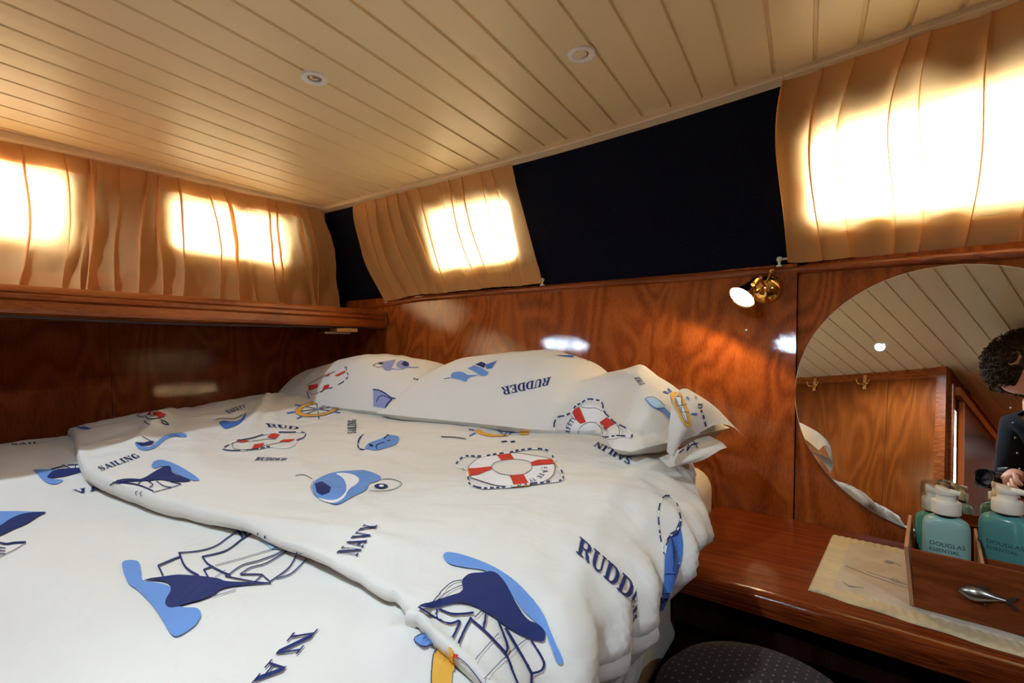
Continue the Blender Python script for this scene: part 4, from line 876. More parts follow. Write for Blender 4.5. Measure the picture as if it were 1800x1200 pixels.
PB += stroke('navy', 2.2, S(o, k, [(940,500),(970,465),(1000,458),(1020,475),(1005,510),(985,545),(990,580)]), dash=4) + [('red', S(o, k, [(918,538),(925,510),(955,480),(940,515),(935,540)]))]

def lay_prints(verts, faces, shapes, grid=4.5, base=.0013, blockers=()):
    """cut each shape into small cells and lay them on the cloth, where the cloth is seen and no other cloth covers it"""
    bvh = BVHTree.FromPolygons([Vector(v) for v in verts], faces)
    V, Fc, I = [], [], []; done = []
    cache = {}
    for si, (c, poly) in enumerate(shapes):
        if len(poly) >= 9 and max(max(p[k] for p in poly) - min(p[k] for p in poly) for k in (0, 1)) > 24:
            for _ in range(2):                     # soften the drawn outline
                poly = [q for i in range(len(poly)) for q in ((poly[i - 1][0] * .22 + poly[i][0] * .78, poly[i - 1][1] * .22 + poly[i][1] * .78),
                        (poly[(i + 1) % len(poly)][0] * .22 + poly[i][0] * .78, poly[(i + 1) % len(poly)][1] * .22 + poly[i][1] * .78))]
        bm = bmesh.new(); vs = [bm.verts.new((p[0], p[1], 0)) for p in poly]
        try: f = bm.faces.new(vs)
        except ValueError: bm.free(); continue
        f.normal_update(); bmesh.ops.triangulate(bm, faces=[f], ngon_method='EAR_CLIP')
        for ax in (0, 1):
            lo, hi = min(p[ax] for p in poly), max(p[ax] for p in poly)
            g = math.floor(lo / grid) * grid + grid
            while g < hi:
                co = (g, 0, 0) if ax == 0 else (0, g, 0); no = (1, 0, 0) if ax == 0 else (0, 1, 0)
                bmesh.ops.bisect_plane(bm, geom=list(bm.verts) + list(bm.edges) + list(bm.faces), plane_co=co, plane_no=no, dist=1e-5); g += grid
        bb = (min(p[0] for p in poly), min(p[1] for p in poly), max(p[0] for p in poly), max(p[1] for p in poly))
        lay = 1 + max([l_ for b2, c2, l_ in done[-260:] if c2 != c and b2[0] < bb[2] and bb[0] < b2[2] and b2[1] < bb[3] and bb[1] < b2[3]] + [0]); lay = min(lay, 6)
        done.append((bb, c, lay)); off = base + .00032 * lay
        mp = {}
        for v in bm.verts:
            d = ray(v.co.x, v.co.y).normalized()
            h = bvh.ray_cast(Vector((0, 0, 0)), d)
            if h[0] is None: continue
            nn = h[1] if h[1].dot(d) < 0 else -h[1]
            mp[v] = h[0] + nn * off
        for f in bm.faces:
            if all(v in mp for v in f.verts):
                ps = [mp[v] for v in f.verts]
                if max((ps[0] - q).length for q in ps) > .09: continue
                i0 = len(V); V += [tuple(p) for p in ps]; Fc.append(tuple(range(i0, i0 + len(ps)))); I.append(PK.index(c))
        bm.free()
    n0 = len(verts)
    return list(verts) + V, list(faces) + [tuple(a + n0 for a in f) for f in Fc], [0] * len(faces) + I
def printed(name, verts, faces, shapes, parent, label=None):
    v, f, i = lay_prints(verts, faces, shapes)
    o = pyd(name, v, f, PMATS, parent, True, i)
    if label: o['label'] = label
    return o

bed = empty('bed', (-1.05, .45, FLOOR), 'wide built-in berth with cream mattress in the corner of the cabin', 'bed')
bm = bmesh.new(); box(bm, (-1.815, -.355, -.60), (-.268, 1.295, -.305), .055, 5)
for v in bm.verts:
    if v.co.y > 1.2: v.co.y -= max(0, (-.3 - v.co.z)) * .16
    if v.co.x < -1.75: v.co.x += max(0, (-.3 - v.co.z)) * .12
rel(bmo('mattress', bm, M['sheet'], smooth=True, sharp=60), bed)
bm = bmesh.new(); box(bm, (-1.72, -.355, FLOOR), (-.33, 1.12, -.602), .004)
rel(bmo('bed_base', bm, M['dark']), bed)
rp = bmesh.new()
v1, f1 = make_duvet('duvet', lambda x: -.345, .47, zL, '', hem=False)
dl = printed('duvet', v1, f1, DL, None)
tag(dl, 'white printed cotton duvet at the foot of the bed, lying under the other duvet', 'duvet', 'nautical print duvets')
v2, f2 = make_duvet('duvet', lambda x: smooth_interp(x, UH_X, UH_Y), 1.165, zU, '')
du = printed('duvet', v2, f2, DU, None)
tag(du, 'white printed duvet over the head half of the bed, hanging down its right side', 'duvet', 'nautical print duvets')
rp.free()

# pillows
def make_pillow(xl, xr, yf, yb, px_, pz_, shift, seed, base=-.222, nu=90, nv=56, rim=-.205):
    top, bot = [], []
    for i in range(nu + 1):
        u = i / nu
        for j in range(nv + 1):
            v = j / nv
            X = lerp(xl, xr, u); Y = lerp(yf(X), yb, v)
            g = max(0, 1 - abs(2 * v ** 1.3 - 1) ** 2.7) ** .62
            e = min(1, (min(u, 1 - u) / .05)) ** .6 if min(u, 1 - u) < .05 else 1
            P = smooth_interp(X, px_, pz_)
            h = (P - rim) * g * e
            edge = g * e
            wr_ = .009 * fbm(X * 5, Y * 5, seed) + .004 * fbm(X * 13, Y * 13, seed + 2)
            XX = X + shift * (1 - v)
            top.append((XX, Y, rim + h + wr_ * min(1, edge * 1.5)))
            bot.append((XX, Y, rim - (rim - base) * min(1, edge * 3)))
    n1 = len(top); ft = grid_faces(nu + 1, nv + 1); fb = [tuple(reversed(f)) for f in grid_faces(nu + 1, nv + 1, n1)]
    return top + bot, ft + fb
bx_ = [-1.86, -1.81, -1.72, -1.62, -1.52, -1.39, -1.27, -1.16, -1.05, -.99, -.95]; bz_ = [-.19, -.125, -.095, -.07, -.05, -.037, -.040, -.060, -.095, -.15, -.2]
vb, fb = make_pillow(-1.80, -.99, lambda X: .98 + .02 * math.sin(X * 6), 1.30, bx_, bz_, -.02, 31)
pbk = printed('pillow', vb, fb, PB, None)
tag(pbk, 'cream printed pillow in the corner against the wood panelling, partly behind the other pillow', 'pillow', 'nautical print pillows')
fx_ = [-1.10, -1.05, -.986, -.90, -.81, -.71, -.637, -.535, -.495, -.455, -.40, -.327, -.262, -.21]; fz_ = [-.17, -.122, -.074, -.042, -.026, -.020, -.024, -.044, -.074, -.070, -.072, -.104, -.145, -.185]
vf, ff = make_pillow(-1.06, -.235, lambda X: smooth_interp(X, [-1.1, -.9, -.66, -.51, -.39, -.27], [.945, .955, .975, .985, 1.055, .905]), 1.31, fx_, fz_, -.09, 47)
# dents and ridges of the front pillow
def pill_mod(v):
    x, y, z = v
    d = 0
    for (a, b_, w, amp) in (((-.50, 1.27), (-.62, 1.05), .035, -.016), ((-.43, 1.24), (-.36, 1.02), .03, .012), ((-.33, 1.2), (-.27, 1.0), .03, -.012), ((-.46, 1.05), (-.35, 1.0), .04, -.022), ((-.52, 1.0), (-.44, 1.15), .02, .006)):
        q, t = seg_d(x, y, a, b_); d += amp * math.exp(-(q / w) ** 2)
    top_ = z > -.19
    k = sstep(-.56, -.24, x)                       # the free end of the pillow turns away from the wall
    return (x + .037 * k, y - .18 * y * k, z + (d if top_ else 0) + .032 * k)
vf = [pill_mod(v) for v in vf]
pf = printed('pillow', vf, ff, PF, None)
tag(pf, 'white printed pillow with open flapping pillowcase end, nearer the mirror', 'pillow', 'nautical print pillows')
# open end of the pillowcase: two flapping layers
def sheetpatch(rows_, n=10, thick=.0015):
    V = []; m_ = len(rows_)
    for r_ in rows_:
        for k in range(n + 1):
            t = k / n * (len(r_) - 1); i = min(int(t), len(r_) - 2); a, b_ = Vector(r_[i]), Vector(r_[i + 1]); V.append(a.lerp(b_, t - i))
    return V, grid_faces(m_, n + 1)
def bez_rows(ctrl, nu=12):
    """ctrl: list of rows of points -> smooth rows"""
    out = []
    for s in range(nu + 1):
        t = s / nu; row = []
        for c in range(len(ctrl[0])):
            pts = [Vector(r[c]) for r in ctrl]
            x = t * (len(pts) - 1)
            row.append(Vector([smooth_interp(x, list(range(len(pts))), [p[q] for p in pts]) for q in range(3)]))
        out.append(row)
    return out
def dense(ctrl, nu=14, nv=14):
    ctrl = [[(p[0] + .037, p[1] * .82, p[2] + .032) for p in r] for r in ctrl]
    r1 = bez_rows(ctrl, nu); tr_ = [[r1[i][j] for i in range(len(r1))] for j in range(len(r1[0]))]
    r2 = bez_rows(tr_, nv); V = [p for r in r2 for p in r]; return V, grid_faces(len(r2), len(r2[0]))
fl_top = [[(-.262, .90, -.196), (-.275, .985, -.135), (-.285, 1.09, -.115), (-.285, 1.19, -.125), (-.275, 1.285, -.165)],
          [(-.255, .915, -.205), (-.248, .990, -.150), (-.248, 1.09, -.135), (-.245, 1.19, -.150), (-.240, 1.27, -.180)],
          [(-.262, .955, -.195), (-.236, 1.01, -.178), (-.222, 1.09, -.172), (-.208, 1.17, -.185), (-.196, 1.245, -.214)]]
Vt, Ft = dense(fl_top)
FT = [('navy', p) for p in []]
o1 = printed('pillowcase_flap', [tuple(p) for p in Vt], Ft, [s for s in PF if min(p[0] for p in s[1]) > 1165], pf)
fl_low = [[(-.275, .905, -.208), (-.262, .99, -.205), (-.255, 1.08, -.200), (-.25, 1.17, -.205)],
          [(-.262, .915, -.222), (-.238, .99, -.214), (-.225, 1.07, -.207), (-.222, 1.13, -.208)],
          [(-.262, .93, -.224), (-.232, 1.00, -.222), (-.214, 1.06, -.212), (-.208, 1.10, -.212)]]
Vl, Fl = dense(fl_low)
o_, k_ = (850, 600), 3.83
LOWP = []
for w, p in ((2.4, [(1262,675),(1310,720)]), (3, [(1280,672),(1275,700),(1305,690)]), (2, [(1370,740),(1400,700),(1440,690)]), (1.4, [(1375,690),(1410,675),(1440,720)]), (2.4, [(1425,640),(1460,650),(1470,640)]), (2, [(1490,640),(1530,630)]), (2, [(1315,755),(1345,730)]), (2, [(1380,700),(1370,735)])):
    LOWP += stroke('navy', w, S(o_, k_, p))
printed('pillowcase_flap', [tuple(p) for p in Vl], Fl, LOWP, pf)

# ------------------------------------------------------------------ curtains
def make_curtain(f, top, bot, n_pl, seed, name_label, group, left=None, right=None, amp=.013, loose=0.0, off=.013, header=.0, nt=40, skew=0.0):
    """top, bot: functions s(0..1) -> (u, z) in wall coordinates"""
    r = random.Random(seed); W_ = abs(bot(1)[0] - bot(0)[0]) / n_pl
    ph = [r.uniform(-.25, .25) for _ in range(n_pl + 2)]; am = [r.uniform(.65, 1.3) for _ in range(n_pl + 2)]; dr = [r.uniform(-.35, .35) for _ in range(n_pl + 2)]
    ns = n_pl * 30
    def point(s, t, extra=0.0):
        a, b_ = top(s), bot(s)
        u = lerp(a[0], b_[0], t); z = lerp(a[1], b_[1], t)
        if left: u += (1 - s) ** 2 * left(t)
        if right: u += s ** 2 * right(t)
        q = s * n_pl; d = 0
        for m_ in range(max(0, int(q) - 1), min(n_pl + 1, int(q) + 3)):
            c = m_ + ph[m_] + dr[m_] * t * (.6 + loose) + .12 * math.sin(t * 5 + m_)
            w = (.115 + .035 * math.sin(m_ * 2.1 + t * 3)) * (1 + .45 * t)
            x_ = (q - c) / w
            d += am[m_] * math.exp(-x_ * x_) * (1.0 - .35 * math.cos(t * math.pi * 2) * .5)
            u += -W_ * w * 2.1 * am[m_] * (1 - .35 * t) * x_ * math.exp(-x_ * x_)
        d += .35 * math.sin(q * 2 * math.pi * .5 + seed) + loose * 1.2 * fbm(q * .5, t * 2.0, seed) + .25 * fbm(q * .9, t * 3.5, seed + 4)
        z_drop = .004 * fbm(q * .5, 1.0, seed + 9) * t + loose * .012 * fbm(q * .35, 4.0, seed) * t
        return f(u, z + z_drop, off + amp * d * (.45 + .55 * sstep(0, .2, t)) + .006 * math.sin(t * math.pi) + extra)
    V = [point(i / ns, j / nt) for i in range(ns + 1) for j in range(nt + 1)]
    F = grid_faces(ns + 1, nt + 1)
    root = pyd('curtain', V, F, M['curtain'], None, True)
    tag(root, name_label, 'curtain', group)
    # turned-up hem and heading tape: a second layer of the same cloth on the window side
    for nm, t0, t1 in (('hem', .845, 1.0), ('heading', 0.0, .13)):
        m_ = 8
        V2 = [point(i / ns, lerp(t0, t1, j / m_), -.0028) for i in range(ns + 1) for j in range(m_ + 1)]
        pyd(nm, V2, grid_faces(ns + 1, m_ + 1), M['curtain'], root, True)
    return root
G = 'amber pleated curtains'
make_curtain(upR, lambda s: (lerp(-1.610, -.856, s), ztr(lerp(-1.61, -.856, s)) + .004), lambda s: (lerp(-1.615, -.838, s), rail_pt(lerp(-1.61, -.838, s)).z + .004), 12, 3,
             'narrow amber pleated curtain on the right wall, between corner and bare navy panel', G, left=lambda t: -.028 * math.sin(t * math.pi), right=lambda t: .006 * math.sin(t * math.pi), amp=.012)
make_curtain(upR, lambda s: (lerp(-.112, .62, s), ztr(lerp(-.112, .62, s)) + .004), lambda s: (lerp(-.118, .62, s), rail_pt(lerp(-.118, .62, s)).z + .004), 11, 9,
             'large amber pleated curtain glowing above the round mirror', G, left=lambda t: -.022 * math.sin(t * math.pi) - .01 * math.sin(t * 2 * math.pi), amp=.018, loose=.35, off=.020)
zlt = lambda y: interp(y, [-.6, .29, 1.23, 1.3], [.535, .545, .556, .556]) + .004
make_curtain(upL, lambda s: (lerp(-.05, .475, s), zlt(lerp(-.05, .475, s))), lambda s: (lerp(-.08, .505, s), .150), 7, 21,
             'amber curtain at the left picture edge over the ledge', G, amp=.016, loose=.9, off=.020)
make_curtain(upL, lambda s: (lerp(.462, 1.215, s), zlt(lerp(.462, 1.215, s))), lambda s: (lerp(.470, 1.345, s), .160), 12, 27,
             'amber curtain on the left wall reaching into the room corner', G, amp=.015, loose=.8, off=.020)
# white rods with ball ends that hold the lower edges
def rod(x0, x1, label, ends):
    r = empty('curtain_rod', tuple(rail_pt((x0 + x1) / 2)), label, 'curtain rod', 'white curtain rods')
    pts = [upR(lerp(x0, x1, t), rail_pt(lerp(x0, x1, t)).z + .016, .005) for t in [k / 8 for k in range(9)]]
    bm = bmesh.new(); tube(bm, pts, .0028, 8); rel(bmo('rod', bm, M['white'], smooth=True), r)
    for e in ends:
        p = pts[0] if e == 0 else pts[-1]
        bm = bmesh.new(); lathe(bm, [(.0001, -.0075), (.0055, -.005), (.0075, 0), (.0055, .005), (.0001, .0075)], 14, Matrix.Translation(p))
        tube(bm, [p + Vector((0, 0, -.004)), p + Vector((0, 0, -.0165))], .0035, 8); box(bm, tuple(p + Vector((-.006, -.005, -.019))), tuple(p + Vector((.006, .007, -.0158))))
        rel(bmo('end_bracket', bm, M['white'], smooth=True, sharp=40), r)
rod(-1.622, -.838, 'thin white rod with ball ends under the narrow curtain', (0, 1))
rod(-.140, .62, 'thin white rod with ball end left of the large curtain', (0,))

# ------------------------------------------------------------------ ceiling lights
def downlight(x, y, label, lit):
    z = zceil(x) - .0005; r = empty('ceiling_light', (x, y, z), label, 'ceiling light', 'recessed ceiling lights')
    Mx = Matrix.Translation((x, y, z)) @ Matrix.Rotation(math.pi, 4, 'X')
    bm = bmesh.new(); lathe(bm, [(.0145, -.004), (.0150, .0015), (.017, .0035), (.022, .004), (.0265, .003), (.028, .0), (.028, -.004)], 40, Mx, caps=False); rel(bmo('bezel', bm, M['white'], smooth=True, sharp=50), r)
    bm = bmesh.new(); lathe(bm, [(.0148, -.0002), (.0130, .0008), (.0085, -.001), (.004, -.0003), (.0001, .0004)], 32, Mx, caps=False); rel(bmo('lamp', bm, M['led'] if lit else M['unlit'], smooth=True), r)
    return r
downlight(-.930, .606, 'unlit recessed ceiling light nearer the left curtains', False)
downlight(-.431, .863, 'unlit recessed ceiling light nearer the right wall', False)
downlight(-.352, -.032, 'lit recessed ceiling light seen shining in the mirror', True)
spot('downlight_beam', (-.352, -.032, zceil(-.352) - .012), (0, 0, -1), 24.0, (.70, .87, 1.0), 172, .5, .018)
downlight(-1.55, -.02, 'lit recessed ceiling light over the far left foot of the bed', True)
spot('downlight_beam', (-1.55, -.02, zceil(-1.55) - .012), (0, 0, -1), 20.0, (.72, .87, 1.0), 172, .5, .018)
downlight(.85, -.02, 'lit recessed ceiling light beyond the right edge of the picture', True)  # added lamp, out of view, to brighten the stool and counter
spot('downlight_beam', (.85, -.02, zceil(.85) - .012), (0, 0, -1), 18.0, (.70, .87, 1.0), 172, .5, .018)  # beam of the added lamp

# ------------------------------------------------------------------ reading lamp
b0 = Vector((-.168, ywall(-.168, .138), .138)); wn = Vector((0, -.982, .19))
lamp = empty('reading_lamp', tuple(b0), 'brass swivel reading lamp, lit, fixed on the panelling under the rail', 'wall lamp')
bm = bmesh.new(); lathe(bm, [(.039, 0), (.039, .003), (.036, .010), (.029, .019), (.018, .026), (.008, .029), (.0001, .0295)], 40, frame(b0, wn)); rel(bmo('base', bm, M['brass'], smooth=True, sharp=60), lamp)
fc = Vector((-.211, 1.285, .112)); axd = Vector((-.437, -.62, -.72)).normalized()
bk = fc - axd * .055
bm = bmesh.new(); joint = bk + Vector((.014, .004, .012))
tube(bm, [b0 + wn * .024, b0 + wn * .036 + Vector((-.004, 0, .004)), joint], .0045, 12); tube(bm, [b0 + wn * .028 + Vector((.004, 0, .012)), b0 + wn * .03 + Vector((.014, 0, .034))], [.0035, .0028], 10)
lathe(bm, [(.0001, -.006), (.0055, -.004), (.0065, 0), (.0055, .004), (.0001, .006)], 14, Matrix.Translation(b0 + wn * .03 + Vector((.015, 0, .037))))
rel(bmo('arm', bm, M['brass'], smooth=True, sharp=50), lamp)
bm = bmesh.new(); F_ = frame(bk - axd * .012, axd)
lathe(bm, [(.0001, -.004), (.008, -.003), (.010, .004), (.010, .020), (.013, .022), (.0145, .026), (.0135, .030), (.016, .036), (.024, .052), (.031, .066), (.0325, .0675), (.030, .066), (.022, .052), (.014, .036)], 36, F_, caps=False)
rel(bmo('shade', bm, M['brass'], smooth=True, sharp=50), lamp)
bm = bmesh.new(); lathe(bm, [(.0125, .030), (.022, .050), (.030, .0655), (.024, .070), (.012, .0725), (.0001, .073)], 36, F_, caps=False)
rel(bmo('bulb', bm, M['bulb'], smooth=True), lamp)
spot('reading_lamp_beam', tuple(fc + axd * .022), axd, 3.0, (1.0, .66, .30), 172, .2, .012)
bm = bmesh.new(); p = Vector((-.213, ywall(-.213, .034), .034)); lathe(bm, [(.0001, .004), (.003, .0035), (.0042, .001), (.0042, -.001)], 14, frame(p, wn)); 
tag(bmo('screw', bm, M['steel'], smooth=True, sharp=40), 'small steel screw in the panelling below the reading lamp', 'screw')

# ------------------------------------------------------------------ round mirror
P0 = Vector((-0.10236927, 1.335, -0.0897475))
e1 = NM.cross(Vector((0, 0, 1))).normalized(); e1 = e1 if e1.x > 0 else -e1
e2 = e1.cross(NM); e2 = e2 if e2.z > 0 else -e2
mc = P0 + e1 * .2765 + e2 * -.0175; MR = .2755
Mm = Matrix((e1, e2, -NM)).transposed().to_4x4(); Mm.translation = mc
mir = empty('mirror', tuple(mc), 'large round frameless mirror on the panelling above the vanity counter', 'mirror')
bm = bmesh.new(); lathe(bm, [(.0001, .0), (MR - .0012, .0)], 128, Mm, caps=False); rel(bmo('mirror_glass', bm, M['mirror']), mir)
bm = bmesh.new(); lathe(bm, [(MR - .0012, .0001), (MR, -.001), (MR, -.0045), (.0001, -.0048)], 128, Mm, caps=False); rel(bmo('rim', bm, M['mirroredge']), mir)

# ------------------------------------------------------------------ counter
ZC = -.400
bm = bmesh.new()
back = [(-.268, ywall(-.15, ZC) - .0)] + [(x, ywall(x, ZC) - .003) for x in (-.10, .2, .5, .97)]
front_y = [(-.268, .866), (-.10, .863), (.18, .845), (.5, .83), (.97, .82)]
N_ = 10; rows_ = []
secp = [(0, 0), (.0, 0)]
for (bx, by), (fx, fy) in zip(back, front_y):
    row = [(bx, by, ZC), (fx, fy + .016, ZC), (fx, fy + .006, ZC - .003), (fx, fy + .0005, ZC - .010), (fx, fy, ZC - .020), (fx, fy + .001, ZC - .036), (fx, fy + .008, ZC - .040), (bx, by - .02, ZC - .040)]
    rows_.append([bm.verts.new(p) for p in row])
for A, B in zip(rows_, rows_[1:]):
    for i in range(8): bm.faces.new((A[i], A[(i + 1) % 8], B[(i + 1) % 8], B[i]))
bm.faces.new(rows_[0]); bm.faces.new(rows_[-1][::-1])
tag(bmo('counter_top', bm, M['top'], smooth=True, sharp=40), 'glossy mahogany vanity counter top between bed and picture edge', 'counter')
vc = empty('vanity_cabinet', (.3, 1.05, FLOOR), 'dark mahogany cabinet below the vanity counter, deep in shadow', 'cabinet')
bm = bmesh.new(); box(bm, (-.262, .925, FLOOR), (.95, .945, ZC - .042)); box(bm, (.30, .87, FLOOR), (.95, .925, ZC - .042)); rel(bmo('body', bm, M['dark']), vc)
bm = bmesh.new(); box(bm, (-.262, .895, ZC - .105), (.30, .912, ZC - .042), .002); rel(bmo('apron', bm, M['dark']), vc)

# quilted mat
C4 = [Vector((-.052, .917)), Vector((.60, .800)), Vector((.60, 1.150)), Vector((-.025, 1.208))]
C4 = [Vector((-.052, .917)), Vector((.64, .795)), Vector((.66, 1.150)), Vector((-.025, 1.208))]
def matpt(u, v): return (C4[0] * (1 - u) + C4[1] * u) * (1 - v) + (C4[3] * (1 - u) + C4[2] * u) * v
def matz(u, v):
    bu, bv = min(u, 1 - u) * .67, min(v, 1 - v) * .29
    e = min(bu, bv); z = .0035 + .0022 * (1 if e > .032 else 0)
    if e < .032:
        z += .0022 * (.5 + .5 * math.sin((v * .29 if bu < bv else u * .67) * 2 * math.pi / .0125 + 1.5 * math.sin((u + v) * 30))) * min(1, e / .004)
    else: z += .0012 * fbm(u * 20, v * 10, 4)
    if e < .0022: z = .0008
    return z
mt = empty('placemat', (.2, 1.0, ZC), 'cream quilted mat with ruffled yellow edge on the counter', 'mat')
nu, nv = 300, 120
V = []; F1, I1 = [], []
for i in range(nu + 1):
    for j in range(nv + 1):
        u, v = i / nu, j / nv; p = matpt(u, v)
        w_ = .0015 * math.sin(u * 60) if v in (0, 1) else 0
        V.append((p.x, p.y + w_, ZC + matz(u, v)))
Fa = grid_faces(nu + 1, nv + 1)
Fb, Fc_ = [], []
for f in Fa:
    c = f[0]; u, v = (c // (nv + 1)) / nu, (c % (nv + 1)) / nv
    (Fc_ if min(min(u, 1 - u) * .67, min(v, 1 - v) * .29) < .031 else Fb).append(f)
def sub(V, F):
    ids = sorted({i for f in F for i in f}); mp = {a: b for b, a in enumerate(ids)}; return [V[i] for i in ids], [tuple(mp[i] for i in f) for f in F]
a_, b__ = sub(V, Fb); rel(pyd('quilted_field', a_, b__, M['quilt'], None, True), mt)
a_, b__ = sub(V, Fc_); rel(pyd('ruffled_border', a_, b__, M['quiltedge'], None, True), mt)
bm = bmesh.new()
def thread(pts):
    tube(bm, [Vector((*matpt(u, v), ZC + .0066)) for u, v in pts], .0005, 5)
thread([(.055, .45), (.10, .40), (.17, .36), (.24, .38)]); thread([(.10, .44), (.15, .42), (.22, .37)]); thread([(.13, .66), (.15, .70), (.165, .66)]); thread([(.07, .17), (.10, .20)]); thread([(.06, .2), (.075, .16), (.09, .19)])
for ce in ((.155, .42), (.14, .68)): thread([(ce[0] + .008 * math.cos(a), ce[1] + .02 * math.sin(a)) for a in [k * .7 for k in range(10)]])
rel(bmo('embroidery', bm, M['thread']), mt)

# ------------------------------------------------------------------ caddy with bottles
ZB = ZC + .0068
A0, A1 = Vector((.083, .938)), Vector((.353, .908)); dx = (A1 - A0).normalized(); dy = Vector((-dx.y, dx.x))
cad = empty('caddy', (.215, 1.0, ZB), 'brown wooden toiletry caddy with dividers and a metal fish, on the quilted mat', 'caddy')
def cpt(a, b_, z): p = A0 + dx * a + dy * b_; return Vector((p.x, p.y, z))
WC, DC, HC = .272, .172, .085; T = .005; ZC2 = ZB
def panel(nm, pts, mat, th):
    """pts: 4 corners (a, b, z); thickness th along the given offset"""
    bm = bmesh.new(); a = [bm.verts.new(cpt(*p)) for p in pts]; b2 = [bm.verts.new(cpt(p[0] + th[0], p[1] + th[1], p[2] + th[2])) for p in pts]
    bm.faces.new(a); bm.faces.new(b2[::-1])
    for i in range(4): bm.faces.new((a[i], b2[i], b2[(i + 1) % 4], a[(i + 1) % 4]))
    bmesh.ops.recalc_face_normals(bm, faces=bm.faces)
    es = list(bm.edges); bmesh.ops.bevel(bm, geom=es, offset=.0006, segments=1, affect='EDGES')
    return rel(bmo(nm, bm, mat), cad)
LE = .007   # the ends lean outwards
panel('front_panel', [(0, 0, ZC2), (WC, 0, ZC2), (WC + LE, -.0, ZC2 + HC), (-LE * .6, -.0, ZC2 + HC)], M['caddy'], (0, T, 0))
panel('back_panel', [(0, DC, ZC2), (WC, DC, ZC2), (WC + LE, DC, ZC2 + HC + .006), (-LE * .6, DC, ZC2 + HC + .006)], M['caddy'], (0, -T, 0))
panel('end_panel', [(0, 0, ZC2), (0, DC, ZC2), (-LE, DC, ZC2 + HC + .004), (-LE, 0, ZC2 + HC + .002)], M['caddy_edge'], (-T, 0, 0))
panel('end_panel', [(WC, 0, ZC2), (WC, DC, ZC2), (WC + LE, DC, ZC2 + HC), (WC + LE, 0, ZC2 + HC)], M['caddy_edge'], (T, 0, 0))
panel('bottom_board', [(0, T, ZC2), (WC, T, ZC2), (WC, DC - T, ZC2), (0, DC - T, ZC2)], M['caddy'], (0, 0, .004))
panel('divider', [(.072, T + .0005, ZC2 + .005), (.072, DC - T - .0005, ZC2 + .005), (.072, DC - T - .0005, ZC2 + HC + .003), (.072, T + .0005, ZC2 + HC - .001)], M['caddy_edge'], (.004, 0, 0))
panel('divider', [(.170, T + .0005, ZC2 + .005), (.170, DC - T - .0005, ZC2 + .005), (.170, DC - T - .0005, ZC2 + HC + .003), (.170, T + .0005, ZC2 + HC - .001)], M['caddy_edge'], (.004, 0, 0))
panel('divider', [(.0765, .066, ZC2 + .005), (.1695, .066, ZC2 + .005), (.1695, .066, ZC2 + HC - .012), (.0765, .066, ZC2 + HC - .012)], M['caddy'], (0, .004, 0))
panel('divider', [(.001, .082, ZC2 + .005), (.0715, .082, ZC2 + .005), (.0715, .082, ZC2 + HC - .030), (-.004, .082, ZC2 + HC - .030)], M['caddy'], (0, .004, 0))
# fish: lofted body with split tail, fins
def fishpt(x, y, h=0.0):   # picture point on the front panel
    r = ray(x, y); nrm = Vector((-dy.x, -dy.y, 0)); q = cpt(0, 0, 0); t = (nrm.dot(q)) / nrm.dot(r); return r * t + nrm * h
o, k = (1640, 960), 7.5
spine = [((315, 562), 4, 2), ((350, 560), 38, 5), ((420, 575), 75, 8), ((500, 598), 98, 10.5), ((600, 620), 100, 11), ((700, 645), 78, 9.5), ((800, 668), 52, 7), ((900, 690), 26, 5), ((960, 702), 20, 4)]
V = []; seg = 16
for (c, hw, dp) in spine:
    p = S(o, k, [c])[0]
    for s in range(seg):
        a = 2 * math.pi * s / seg
        off = (math.sin(a)) * hw / k
        q = fishpt(p[0] + off * .22, p[1] + off * -1, 0)
        V.append(q + Vector((-dy.x, -dy.y, 0)) * (dp * .001 * max(-.15, math.cos(a)) + .0008))
F = grid_faces(len(spine), seg, wrap=True) + [tuple(range(seg)), tuple(range(len(V) - seg, len(V)))]
fish = pyd('fish_ornament', V, F, M['pewter'], None, True); rel(fish, cad); fish['label'] = 'pewter fish fixed on the front panel'
def finm(nm, pts, h0=.0010, h1=.0045):
    bm = bmesh.new(); a = [bm.verts.new(fishpt(*p, h0)) for p in S(o, k, pts)]; b2 = [bm.verts.new(fishpt(*p, h1)) for p in S(o, k, pts)]
    bm.faces.new(a); bm.faces.new(b2[::-1]); n = len(a)
    for i in range(n): bm.faces.new((a[i], b2[i], b2[(i + 1) % n], a[(i + 1) % n]))
    x = bmo(nm, bm, M['pewter']); x.parent = fish; x.matrix_parent_inverse = fish.matrix_world.inverted(); return x
finm('tail', [(945,688),(1030,665),(1100,655),(1118,668),(1075,700),(1020,715),(1060,760),(1135,830),(1120,838),(1050,800),(1000,760),(945,722)])
finm('fin', [(540,515),(620,505),(710,522),(700,560),(640,560)], .002, .006); finm('fin', [(660,725),(700,725),(705,795),(690,798)])

